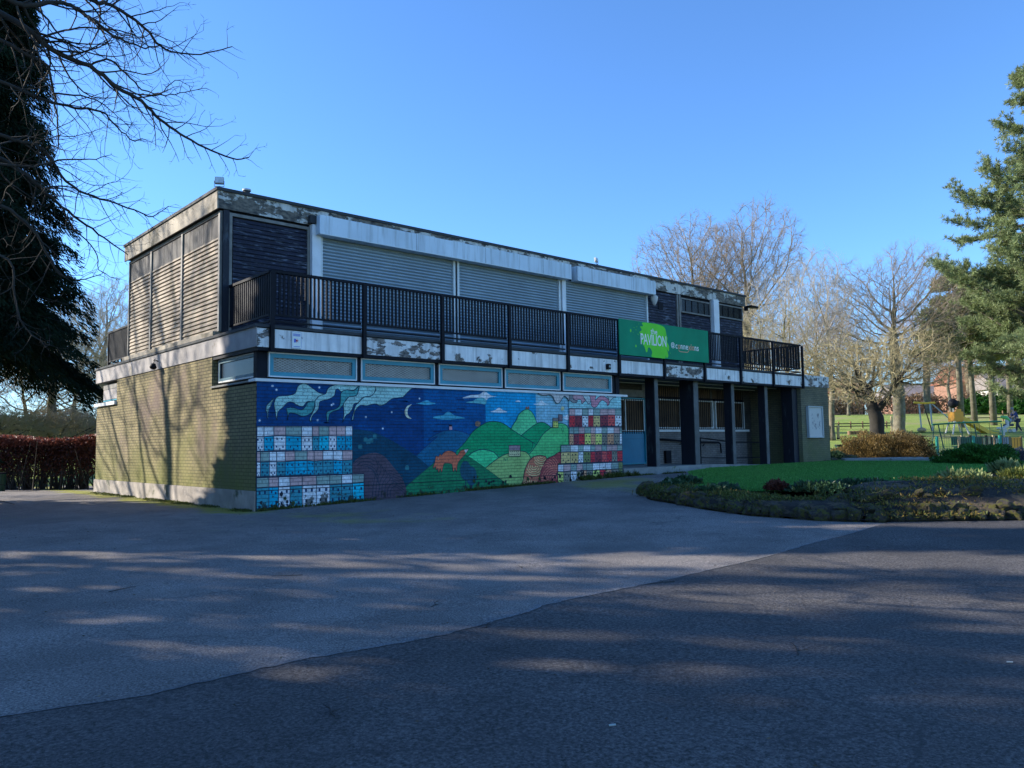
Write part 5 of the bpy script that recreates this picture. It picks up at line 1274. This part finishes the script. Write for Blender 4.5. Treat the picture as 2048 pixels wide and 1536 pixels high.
# soil mound raised inside the rocks
def mound():
    V, Fq = [], []; nU, nV = 60, 10
    cum = [0]
    for a, b in zip(ROCKL[:-1], ROCKL[1:]): cum.append(cum[-1]+math.dist(a, b))
    for i in range(nU+1):
        s = cum[-1]*i/nU; x = np.interp(s, cum, [p[0] for p in ROCKL]); y = np.interp(s, cum, [p[1] for p in ROCKL])
        ti = min(s+.2, cum[-1]); x2 = np.interp(ti, cum, [p[0] for p in ROCKL]); y2 = np.interp(ti, cum, [p[1] for p in ROCKL]); dx, dy = x2-x+1e-6, y2-y
        l = math.hypot(dx, dy); nx, ny = -dy/l, dx/l
        if nx < 0: nx, ny = -nx, -ny
        for j in range(nV+1):
            t = j/nV; R_ = smooth((-8.6-y)/2); wdt = 1.3+R_*2.0; X, Y = x+nx*(.12+t*wdt), y+ny*(.12+t*wdt)
            hh = (.20+.26*R_*smooth(t*2))*smooth(t*4+.35)*(1-smooth((t-.55)/.45)) + .03*math.sin(X*5)*math.cos(Y*4)*(1-t)
            V.append((X, Y, g(X, Y)+.02+max(hh, -.05)))
    Fq = [(i*(nV+1)+j, (i+1)*(nV+1)+j, (i+1)*(nV+1)+j+1, i*(nV+1)+j+1) for i in range(nU) for j in range(nV)]
    tag(npmesh('soil_bank', V, Fq, M['soil'], smooth=True), kind='structure')
    return V
mV = mound()
def clump(px, py, r, mat, label, n, leaf, seed, h=.25, up=.6, lum=(.6, 1.4), zo=None, cat='plant', group=None):
    zo = (.08 if px < 1500 else .2) if zo is None else zo
    p = place(px, py); return shrub('bedding_plant', p+Vector((0, 0, zo)), (r, r, h), mat, label, cat, n, leaf, seed, group, lum, False, up)
clump(1345, 992, .30, 'ivy', 'round leaved green plant nearest the tip of the bed', 700, (.13, .13), 41, .17, .2)
clump(1372, 984, .34, 'ivy', 'taller round leaved plant behind the bed tip', 700, (.13, .13), 42, .20, .2)
clump(1425, 1006, .34, 'ivy', 'round leaved green plant on the front of the rocks', 800, (.13, .13), 43, .18, .2)
clump(1450, 1000, .30, 'ivy', 'round leaved green plant right of the pale stone', 700, (.12, .12), 44, .18, .2)
clump(1555, 1000, .22, 'hedge', 'small purple leaved plant on top of the rocks', 700, (.07, .04), 45, .16, .4)
clump(1640, 1003, .6, 'ivy', 'low green plants above the middle rocks', 1500, (.08, .05), 46, .14, .8)
clump(1730, 998, .7, 'ivy', 'low green plants above the right hand rocks', 1500, (.08, .05), 47, .15, .8)
clump(1905, 985, .32, 'pale_leaf', 'sunlit yellow green leafy plant at the bend of the bed', 420, (.13, .06), 48, .18, 1)
clump(1945, 984, .28, 'pale_leaf', 'sunlit pale leafy plant on the bank', 380, (.13, .06), 49, .18, 1)
clump(2015, 964, .34, 'pale_leaf', 'tall bright green plant on the bank by the right edge', 500, (.16, .07), 50, .26, 1)
clump(2040, 985, .4, 'weed', 'mossy green tuft by the right edge', 1200, (.10, .03), 51, .26, 1, (1, 2.2))
clump(1900, 1010, .5, 'weed', 'yellow moss tuft on the sunlit rocks', 1500, (.06, .03), 52, .16, .8, (1.2, 2.4))
clump(1990, 1008, .5, 'weed', 'yellow moss tuft among dry stalks', 1500, (.06, .03), 53, .2, .8, (1.2, 2.4))
# ground cover scattered over the bank
mv = np.array(mV); k = 60000; idx = rng.integers(0, len(mv), k); P = mv[idx]+np.column_stack([rng.normal(0, .16, k), rng.normal(0, .16, k), rng.uniform(.0, .03, k)])
msk = (np.sin(P[:, 0]*3.1+1)+np.sin(P[:, 1]*2.3)+rng.normal(0, .6, k)) > .2; P = P[msk]
cc_ = rng.uniform(.5, 1.6, (len(P), 1))*np.where(rng.random((len(P), 1)) < np.where(P[:, 1:2] < -9.5, .55, .12), [[2.6, 1.5, 1.6]], [[1., 1., 1.]])
V, Fc = leaves(P, rng.normal(0, .8, P.shape)+[0, 0, .6], .06*rng.uniform(.5, 1.5, len(P)), .020); tag(npmesh('ground_cover', V, Fc, M['weed'], col=cc_), 'low straggling weeds and dry stalks over the rocky bed', 'ground cover', kind='stuff')

# weeds and moss along the wall foot
def strip(a, b, n, wdt, hh, seed):
    rs = np.random.default_rng(seed); t = rs.random(n); cl = (np.sin(t*37+seed)+np.sin(t*13)+rs.normal(0, .8, n)) > .1; t = t[cl]; n = len(t)
    x = a[0]+(b[0]-a[0])*t; y = a[1]+(b[1]-a[1])*t; o_ = np.abs(rs.normal(0, wdt, n)); dx, dy = (b[1]-a[1]), -(b[0]-a[0]); l = math.hypot(dx, dy)
    P = np.column_stack([x+dx/l*o_, y+dy/l*o_]); P = np.column_stack([P, gz(P)+.003]); Dn = rs.normal(0, .6, (n, 3))+[0, 0, 1]
    return leaves(P, Dn, hh*rs.uniform(.4, 1.4, n)*np.exp(-o_/wdt*.4), .022)
Vs, Fs, o_ = [], [], 0
for args in (((0, -.03), (11.3, -.03), 9000, .05, .09, 1), ((9.4, -.03), (11.8, -.08), 4500, .09, .17, 2), ((-.04, 11), (-.04, 0), 9000, .12, .05, 3), ((11.3, -.12), (15.5, -.12), 2500, .04, .06, 4)):
    V, Fc = strip(*args); Vs.append(V); Fs.append(Fc+o_); o_ += len(V)
V = np.concatenate(Vs); Fc = np.concatenate(Fs); tag(npmesh('weeds', V, Fc, M['weed'], col=rng.uniform(.5, 1.5, len(Fc))), 'weeds and moss growing along the foot of the pavilion walls', 'weeds', kind='stuff')
# loose twigs and litter
for i, (px, py) in enumerate(((575, 1153), (245, 1180), (1320, 1168), (870, 1210), (975, 1252), (2020, 1328), (1225, 1455), (1040, 1135), (1590, 1300), (660, 1425))):
    p = place(px, py); rs = random.Random(i); p.z += .012
    if i in (5, 6):
        o = MB().box(-.018, .018, -.008, .010, 0, .004).build('litter', M['pale']); o.location = p; o.rotation_euler = (0, .1, rs.uniform(0, 3)); tag(o, 'white scrap of litter at the right edge of the tarmac' if i == 5 else 'pale scrap of litter low in the foreground tarmac', 'litter')
    else:
        a = rs.uniform(0, 3); L = rs.uniform(.08, .18); P = [Vector((math.cos(a)*L*k+rs.uniform(-.01, .01), math.sin(a)*L*k+rs.uniform(-.02, .02), 0)) for k in (-1, -.3, .4, 1)]
        mb = MB().tube(P, [.004, .004, .003, .002], 5); mb.tube([P[1], P[1]+Vector((math.sin(a)*L*.5, -math.cos(a)*L*.4, .01))], [.003, .0015], 5)
        o = mb.build('fallen_twig', M['bark_dark']); o.location = p; tag(o, 'small dark fallen twig on the tarmac', 'twig', 'fallen twigs on the tarmac')

n = 2600; P = np.column_stack([rng.uniform(-9, 8, n), rng.uniform(-15, 0, n)]); P = P[(in_poly(P, fore)) & (rng.random(n) < .25+.75*(np.sin(P[:, 0]*1.3)+np.sin(P[:, 1]*1.7+P[:, 0]) > .9))]
P = np.column_stack([P, gz(P)+.014]); Dn = rng.normal(0, 1, P.shape)*[1, 1, .12]
V, Fc = leaves(P, Dn, .022*rng.uniform(.4, 1.5, len(P)), .010); tag(npmesh('leaf_litter', V, Fc, leafmat('dead leaf bits', (.09, .07, .05), 0), col=rng.uniform(.4, 2.2, len(P))), 'tiny dead leaf bits and grit scattered over the tarmac', 'leaf litter', kind='stuff')
# ------------------------------------------------------------------ playground
def ground_pt(px, D): return gpos(px, D)
RZV = math.atan2(_r.y, _r.x)       # local x runs to the right of the view
def thing_at(name, px, D, label, cat, group=None, rz=0): return empty(name, gpos(px, D), label, cat, group, RZV+rz)
S_ = lambda D: D/F_PX       # metres per photo pixel at depth D
# slide with orange tower
D = 60; s = S_(D); t = thing_at('slide', 1914, D, 'orange slide with a yellow tower on white legs', 'slide')
for x in (-.36, .4):
    for y in (-.4, .4): MB().tube([(x*1.6, y*1.3, -.1), (x*.8, y, .9)], .06, 8).build('leg', M['render'], t)
MB().box(-.36, .36, -.45, .45, .88, .96).build('platform', M['orange'], t)
mb = MB(); mb.box(-.36, .34, -.47, -.43, .9, 1.6); mb.box(-.36, -.32, -.43, .43, .96, 1.6); mb.box(-.32, .1, .43, .47, .96, 1.6); mb.box(-.24, .2, -.46, -.42, 1.6, 1.78); mb.build('tower_panel', M['orange'], t, bevel=.02)
mb = MB()
pts = [(.3, 1.0), (.8, .80), (1.6, .32), (2.2, -.06), (2.6, -.24), (2.95, -.30)]
zb = [z for x, z in pts]
for (xa, za), (xb, z2) in zip(pts[:-1], pts[1:]):
    mb.face([(xa, -.34, za), (xb, -.34, z2), (xb, .34, z2), (xa, .34, za)])
    for y in (-.34, .34): mb.face([(xa, y, za-.06), (xb, y, z2-.06), (xb, y, z2+.28), (xa, y, za+.28)])
mb.build('chute', M['yellow'], t)
# climbing pyramid pole with black ball seat
t = thing_at('climbing_post', 1910, 66, 'tall thin post topped by a black ball beyond the slide', 'play post')
MB().tube([(0, 0, 0), (0, 0, 1.75)], .04, 8).build('pole', M['grey_steel'], t)
bm = bmesh.new(); bmesh.ops.create_icosphere(bm, subdivisions=2, radius=.40); me = bpy.data.meshes.new('ball'); bm.to_mesh(me); bm.free(); o = link('ball', me, M['black'], t); o.location = (0, 0, 1.95)
# yellow topped A-frame
D = 62; t = thing_at('zip_frame', 1856, D, 'grey steel frame with a yellow beam left of the slide', 'play frame')
for x in (-.55, .3): MB().tube([(x-.05, -.3, 0), (x, 0, 2.15)], .055, 8).build('leg', M['grey_steel'], t)
MB().tube([(-.2, 0, 2.15), (.35, 0, 0)], .045, 8).build('leg', M['wood_dark'], t); MB().tube([(.5, 0, 2.1), (2.0, 0, .7)], .045, 8).build('leg', M['grey_steel'], t)
MB().tube([(-.95, 0, 2.28), (-.3, 0, 2.2), (.7, 0, 2.22)], .08, 8).build('beam', M['yellow'], t)
bm = bmesh.new(); bmesh.ops.create_icosphere(bm, subdivisions=2, radius=.34); me = bpy.data.meshes.new('foot_stone'); bm.to_mesh(me); bm.free(); o = link('foot_stone', me, M['wood_pale'], t); o.location = (-.6, -.3, .12); o.scale = (1, 1, .6)
# swing frame
D = 48; s = S_(D); t = thing_at('swing_frame', 1880, D, 'green tubular swing frame in front of the slide', 'swings')
zt = (884-836)*s
for xa, xb in ((-26, -10), (-2, -2), (45, 45), (67, 70), (118, 124)): MB().tube([(xa*s, -.5 if xa != 45 else 0, 0), (xb*s if abs(xb) > 9 else xa*s, 0, zt)], .035, 6).build('leg', M['green_dark' if xa not in (118,) else 'green_steel'], t)
MB().tube([(-14*s, 0, zt), (45*s, 0, zt+.08), (125*s, 0, zt+.12)], .05, 8).build('top_bar', M['green_steel'], t)
for x in (8, 20, 62, 80, 100):
    MB().tube([(x*s, 0, zt+.05), (x*s+.02, -.05, .65)], .012, 4).build('chain', M['wood_dark'], t)
MB().box(14*s-.3, 14*s+.3, -.1, .1, .6, .64).build('seat', M['black'], t)
MB().box(78*s-.3, 78*s+.3, -.1, .1, .6, .64).build('seat', M['black'], t)
# green mesh fence with teal posts
t = thing_at('mesh_fence', 1870, 42, 'low green wire mesh fence with teal posts beyond the shrubs', 'fence')
s = S_(42); mb = MB()
for k in range(46): x = (-55+k*4.6)*s; mb.box(x-.006, x+.006, -.006, .006, .1, .95)
for z in (.12, .5, .93): mb.box(-56*s, 152*s, -.010, .010, z, z+.018)
mb.build('mesh_panel', M['green_steel'], t)
for px, mt, hh in ((-50, 'green_dark', .95), (4, 'teal_post', 1.05), (48, 'wood_pale', 1.0), (77, 'teal_post', 1.05), (130, 'teal_post', 1.05)): MB().box(px*s-.05, px*s+.05, -.06, .06, 0, hh).build('post', M[mt], t)
# palisade of light and dark stakes
t = thing_at('palisade', 1955, 50, 'low curved palisade of pale and brown timber stakes', 'palisade'); s = S_(50)
mb1, mb2 = MB(), MB()
for k in range(19):
    x = (-35+k*5.2)*s; (mb1 if k % 2 else mb2).box(x-.07, x+.07, -.05+.01*(k-9)**2*.1, .05+.01*(k-9)**2*.1, 0, .55+.06*math.sin(k*2))
mb1.build('pale_stake', M['wood_pale'], t); mb2.build('dark_stake', M['wood_dark'], t)
o = empty('bench', gpos(1937, 45), 'dark green slatted bench behind the mesh fence', 'bench', None, RZV)
MB().box(-.85, .85, -.2, .2, .36, .42).build('seat', M['green_dark'], o); MB().box(-.85, .85, .2, .25, .45, .9).build('backrest', M['green_dark'], o)
for x in (-.75, .7): MB().box(x, x+.06, -.18, .22, 0, .36).build('leg', M['green_dark'], o)
# play panels
for px, D, w_, h_, mt, lb in ((2031, 46, .33, .62, 'orange', 'orange play panel at the right edge of the playground'), (2011, 46, .22, .62, 'lilac', 'grey lilac play panel between stakes and orange panel'), (1996, 46, .2, .55, 'pale', 'pale grey play panel right of the palisade'), (1736, 50, .32, .42, 'orange', 'orange play panel left of the fruit tree trunk'), (1719, 50, .28, .42, 'greenp', 'green slatted play panel left of the orange one')):
    o = empty('play_panel', gpos(px, D), lb, 'play panel', None, RZV); M.setdefault('lilac', plain('lilac panel', (.30, .29, .38), .5, .1, 2)); M.setdefault('pale', plain('pale panel', (.42, .45, .40), .5, .1, 2)); M.setdefault('greenp', plain('green panel', (.03, .14, .08), .5, .1, 2))
    MB().box(-w_, w_, -.03, .03, .15, .15+h_).build('panel', M[mt], o, bevel=.02); mb = MB()
    for k in range(4): x = -w_+2*w_*(k+.5)/4; mb.box(x-.01, x+.01, -.036, -.03, .2, .1+h_)
    mb.build('slot', M['wood_dark'], o)
    for x in (-w_, w_): MB().box(x-.04, x+.04, -.04, .04, 0, .2+h_).build('post', M['wood_mid'], o)
# litter bins
o = thing_at('litter_bin', 1677, 44, 'small dark green litter bin on the grass right of the end wall', 'bin'); MB().tube([(0, 0, 0), (0, 0, .55), (0, 0, .62)], [.18, .2, .22], 12).build('body', M['green_dark'], o); MB().tube([(0, 0, .62), (0, 0, .68)], [.23, .2], 12).build('rim', M['black'], o)
o = thing_at('litter_bin', 2, 26.2, 'dark green litter bin at the left edge by the hedge', 'bin'); MB().tube([(0, 0, 0), (0, 0, .5), (0, 0, .56)], [.16, .18, .2], 12).build('body', M['green_dark'], o); MB().tube([(0, 0, .56), (0, 0, .6)], [.21, .18], 12).build('rim', M['black'], o)
# rail fence across the far grass
def rail_fence(pxs, D, label, hgt=.8, mat='wood_dark', post='wood_mid', rails=(.35, .7)):
    P = [gpos(px, D) for px in pxs]; o = empty('rail_fence', P[0], label, 'fence'); mb = MB()
    for a, b in zip(P[:-1], P[1:]):
        for z in rails: mb.tube([a-P[0]+Vector((0, 0, z*hgt)), b-P[0]+Vector((0, 0, z*hgt))], .05, 4)
    mb.build('rail', M[mat], o)
    for p in P: MB().tube([p-P[0], p-P[0]+Vector((0, 0, hgt))], .06, 5).build('post', M[post], o)
rail_fence(range(1905, 2060, 26), 72, 'dark timber rail fence across the grass behind the slide', .95)
rail_fence(range(1655, 1800, 24), 66, 'low dark rail fence left of the mossy trunk', .6)
# tall pale timber posts groups
for px in (1658, 1667, 1677): 
    o = thing_at('timber_post', px, 56, 'upright pale timber post on the grass near the end wall', 'post', 'pale posts near the end wall'); MB().tube([(0, 0, 0), (0, 0, .95), (0, 0, 1.0)], [.1, .1, .07], 8).build('shaft', M['wood_pale'], o); MB().tube([(0, 0, 0), (0, 0, .12)], .12, 8).build('collar', M['wood_dark'], o)
for px in (1785, 1792, 1799):
    o = thing_at('timber_post', px, 60, 'upright pale timber post by the mossy trunk', 'post', 'pale posts by the mossy trunk'); MB().tube([(0, 0, 0), (0, 0, 1.3), (0, 0, 1.35)], [.09, .09, .06], 8).build('shaft', M['wood_pale'], o); MB().tube([(0, 0, 0), (0, 0, .14)], .12, 8).build('collar', M['wood_dark'], o)
for k, px in enumerate((1700, 1707, 1714, 1721, 1728)):
    o = thing_at('tree_stump', px, 60, 'short cut log standing in a row on the grass', 'log', 'row of short logs'); MB().tube([(0, 0, 0), (0, 0, .28)], [.17, .15], 10).build('log', M['wood_mid'], o); MB().tube([(0, 0, .28), (0, 0, .285)], .14, 10).build('cut_top', M['wood_pale'], o)
# person leaning to push a pushchair
def person():
    D = 60; base = gpos(2037, D); t = empty('person', base, 'person in blue jacket and dark trousers leaning forward pushing a pushchair', 'person', None, RZV)
    J = {'pel': (0, 0, .95), 'spi': (-.10, 0, 1.2), 'che': (-.2, 0, 1.42), 'nec': (-.27, 0, 1.55), 'hd0': (-.31, 0, 1.63), 'hd1': (-.36, 0, 1.74),
         'shl': (-.2, -.19, 1.45), 'ell': (-.33, -.22, 1.2), 'hal': (-.58, -.18, 1.1), 'shr': (-.2, .19, 1.45), 'elr': (-.33, .22, 1.2), 'har': (-.58, .18, 1.1),
         'hil': (0, -.1, .9), 'knl': (-.12, -.11, .5), 'anl': (-.16, -.1, .08), 'tol': (-.30, -.1, .04), 'hir': (.02, .1, .9), 'knr': (.12, .11, .5), 'anr': (.36, .1, .1), 'tor': (.24, .1, .04)}
    Rd = dict(pel=.15, spi=.14, che=.16, nec=.06, hd0=.075, hd1=.10, shl=.08, ell=.055, hal=.035, shr=.08, elr=.055, har=.035, hil=.10, knl=.07, anl=.045, tol=.04, hir=.10, knr=.07, anr=.045, tor=.04)
    E_ = [('pel', 'spi'), ('spi', 'che'), ('che', 'nec'), ('nec', 'hd0'), ('hd0', 'hd1'), ('che', 'shl'), ('shl', 'ell'), ('ell', 'hal'), ('che', 'shr'), ('shr', 'elr'), ('elr', 'har'), ('pel', 'hil'), ('hil', 'knl'), ('knl', 'anl'), ('anl', 'tol'), ('pel', 'hir'), ('hir', 'knr'), ('knr', 'anr'), ('anr', 'tor')]
    def skin(keys, name, mat, grow=0, root='pel'):
        ks = [k for k in J if k in keys]; me = bpy.data.meshes.new(name); me.from_pydata([J[k] for k in ks], [(ks.index(a), ks.index(b)) for a, b in E_ if a in ks and b in ks], [])
        o = link(name, me, mat, t); o.modifiers.new('skin', 'SKIN'); sv = me.skin_vertices[0].data
        for i, k in enumerate(ks): sv[i].radius = (Rd[k]+grow, Rd[k]+grow); sv[i].use_root = (k == root)
        o.modifiers.new('sub', 'SUBSURF').levels = 2; o.modifiers['sub'].render_levels = 2
    skin(set(J), 'body', M['skin'])
    skin({'pel', 'spi', 'che', 'shl', 'ell', 'shr', 'elr'}, 'jacket', M['cloth_blue'], .02)
    skin({'pel', 'hil', 'knl', 'anl', 'hir', 'knr', 'anr'}, 'trousers', M['cloth_dark'], .015)
    bm = bmesh.new(); bmesh.ops.create_icosphere(bm, subdivisions=2, radius=.115); me = bpy.data.meshes.new('hair'); bm.to_mesh(me); bm.free(); o = link('hair', me, M['hair'], t); o.location = (-.34, 0, 1.76)
person()
t = empty('pushchair', gpos(2020, 60), 'dark pushchair with white wheels pushed beside the swings', 'pushchair', None, RZV)
MB().prism([(-.35, -.22), (.25, -.22), (.25, .22), (-.35, .22)], .45, .62).build('seat', M['cloth_dark'], t, bevel=.04)
mb = MB(); mb.tube([(-.15, 0, .62), (-.05, 0, .85), (.2, 0, .95)], [.12, .24, .12], 10); mb.build('hood', M['lilac'], t, True)
for y in (-.2, .2): MB().tube([(-.45, y, .12), (.1, y, .6), (.35, y, 1.08)], .018, 6).build('frame', M['grey_steel'], t)
for x in (-.45, .2):
    for y in (-.24, .24): MB().tube([(x, y-.02, .14), (x, y+.02, .14)], .14, 14).build('wheel', M['render'], t)
t = thing_at('spring_rocker', 2008, 57, 'bright green and white spring rider near the pushchair', 'spring rider'); MB().tube([(0, 0, 0), (0, 0, .5)], .09, 8).build('spring', M['render'], t)
MB().tube([(-.45, 0, .55), (0, 0, .5), (.35, 0, .75), (.3, 0, 1.25)], [.08, .14, .1, .06], 8).build('seat', M['render'], t, True); MB().tube([(-.1, 0, 1.35), (.25, 0, 1.3), (.5, 0, 1.05)], [.1, .14, .06], 8).build('head', M['green_bright'], t, True)

# houses past the park
def house(px, D, w_, d_, h_, roofh, wallm, roofm, label, rz=0, name='house'):
    t = empty(name, gpos(px, D), label, 'house', None, RZV+rz)
    MB().box(-w_/2, w_/2, -d_/2, d_/2, -2, h_).build('wall', M[wallm], t)
    mb = MB(); n = 0; e = .4
    mb.v += [(-w_/2-e, -d_/2-e, h_), (w_/2+e, -d_/2-e, h_), (w_/2+e, d_/2+e, h_), (-w_/2-e, d_/2+e, h_), (-w_/2-e, 0, h_+roofh), (w_/2+e, 0, h_+roofh)]
    for f in ((0, 1, 5, 4), (2, 3, 4, 5), (0, 4, 3), (1, 2, 5), (3, 2, 1, 0)): mb.f.append(f); mb.c.append(None)
    rf = mb.build('roof', M[roofm], t); MB().box(w_*.2, w_*.2+.8, -.4, .4, h_, h_+roofh+.9).build('chimney', M['red_brick'], rf)
    for k in range(3):
        x = -w_*.32+k*w_*.32; wn = frame(MB(), x-.6, x+.6, h_*.52, h_*.85, -d_/2-.06, -d_/2, .1).build('window', M['white_trim'], t); MB().box(x-.5, x+.5, -d_/2-.02, -d_/2, h_*.52+.1, h_*.85-.1).build('pane', M['glass_dark'], wn)
    return t
house(1672, 120, 6.5, 6, 3.2, 2.0, 'red_brick', 'red_tile', 'orange brick house seen right of the pavilion end')
house(1960, 118, 9, 7, 4.4, 2.6, 'red_brick', 'red_tile', 'brick house with red tiled roof behind the pines')
house(2042, 112, 10, 7, 3.2, 2.4, 'render', 'grey_tile', 'white house with grey roof at the right edge')
house(1880, 125, 16, 8, 2.6, 2.2, 'red_brick', 'grey_tile', 'long low brick building with grey roof beyond the swings', name='low_building')
for i, (px, D, lb) in enumerate(((2000, 90, 'dark green bush in front of the white house'), (2035, 88, 'dark green bush at the right end of the far fence'), (1962, 92, 'low green bush below the red roofed house'))):
    shrub('shrub', gpos(px, D), (2.6, 1.5, 1.9), 'shrub', lb, n=5000, leaf=(.3, .2), seed=60+i)
# long low hedge line at the back of the park
def far_hedge(px0, px1, D, hgt, mat, label, seed, cat='hedge'):
    a, b = gpos(px0, D), gpos(px1, D); t = empty('far_hedge', (a+b)/2, label, cat, None, math.atan2(b.y-a.y, b.x-a.x)); L = (b-a).length
    n = int(L*hgt*90); P = np.column_stack([rng.uniform(-L/2, L/2, n), rng.normal(0, .6, n), rng.uniform(0, 1, n)**.8*hgt]); P[:, 2] *= 1+.15*np.sin(P[:, 0]*.9)
    V, Fc = leaves(P, rng.normal(0, 1, (n, 3)), .4*rng.uniform(.5, 1.3, n), .16); npmesh('foliage', V, Fc, M[mat], t, col=rng.uniform(.5, 1.4, n))
    m = 60; A = np.column_stack([rng.uniform(-L/2, L/2, m), rng.normal(0, .3, m), np.zeros(m)]); V, Fc = sticks(A, A+[0, 0, hgt], .04, .02); npmesh('stems', V, Fc, M['bark_dark'], t)
M['brown_hedge'] = leafmat('brown hedge', (.20, .13, .08), .2)
far_hedge(1560, 2080, 104, 2.4, 'brown_hedge', 'long brown winter hedge along the back of the park', 1)
far_hedge(-80, 200, 62, 2.6, 'brown_hedge', 'brown hedge far behind the copper hedge', 2)

# ------------------------------------------------------------------ trees west of the frame (their shade crosses the forecourt)
G6 = 'tall trees standing left of the view'
pS = bare_proto(15, 5.2, 21, 900, .55, 2, .25, .022, 1.0, lobes=lob, rt=.36, kill=1.05)
def offtree(px, D, h, lb, rz):
    pass
first = None
for (t_, x, y, s, rz, lb) in ((24, -4, -6.8, 1.0, .3, 'bare tree left of the view shading the pale tarmac'), (17, 0, 4.7, 1.2, 1.0, 'bare tree left of the view shading the side wall')):
    loc = off(t_, x, y)
    if t_ == 17: retree(tB, loc, lb, rz, 1.35, G6); continue
    if first is None: first = put_tree('bare_tree', pS, loc, lb, 'tree', G6, M['bark_dark'], M['bark_dark'], rz, s)
    else: retree(first, loc, lb, rz, s, G6)
G7 = 'dense evergreens standing left of the view'
e0 = conifer('evergreen', off(12, -.1, -2.1), 10.5, 4.9, 'evergreen left of the view shading the near wall corner', 34000, skirt=.8, seed=8, leaf=(.4, .16), group=G7)
e4 = conifer('evergreen', off(16, 0, -.3), 17.5, 1.5, 'narrow tall evergreen left of the view', 16000, skirt=.8, seed=12, leaf=(.4, .16), group=G7)
e5 = conifer('evergreen', off(12, -1.9, -3.1), 14.5, 2.7, 'slim evergreen left of the view beside the forecourt', 15000, skirt=.6, seed=13, leaf=(.4, .16), group=G7)
e1 = conifer('evergreen', off(23, -2.6, -6.9), 16, 3.2, 'thin evergreen left of the view shading the pale tarmac', 900, skirt=4, seed=9, leaf=(.6, .22), group=G7)
e2 = conifer('evergreen', off(24, -1.5, -13.2), 19, 4.6, 'thin evergreen left of the view shading the dark tarmac', 4200, skirt=2, seed=10, leaf=(.55, .2), group=G7)
e3 = conifer('evergreen', off(16, -5.2, -13.2), 16, 4.6, 'dense evergreen left of the view shading the bottom foreground', 30000, skirt=.6, seed=11, leaf=(.4, .16), group=G7)
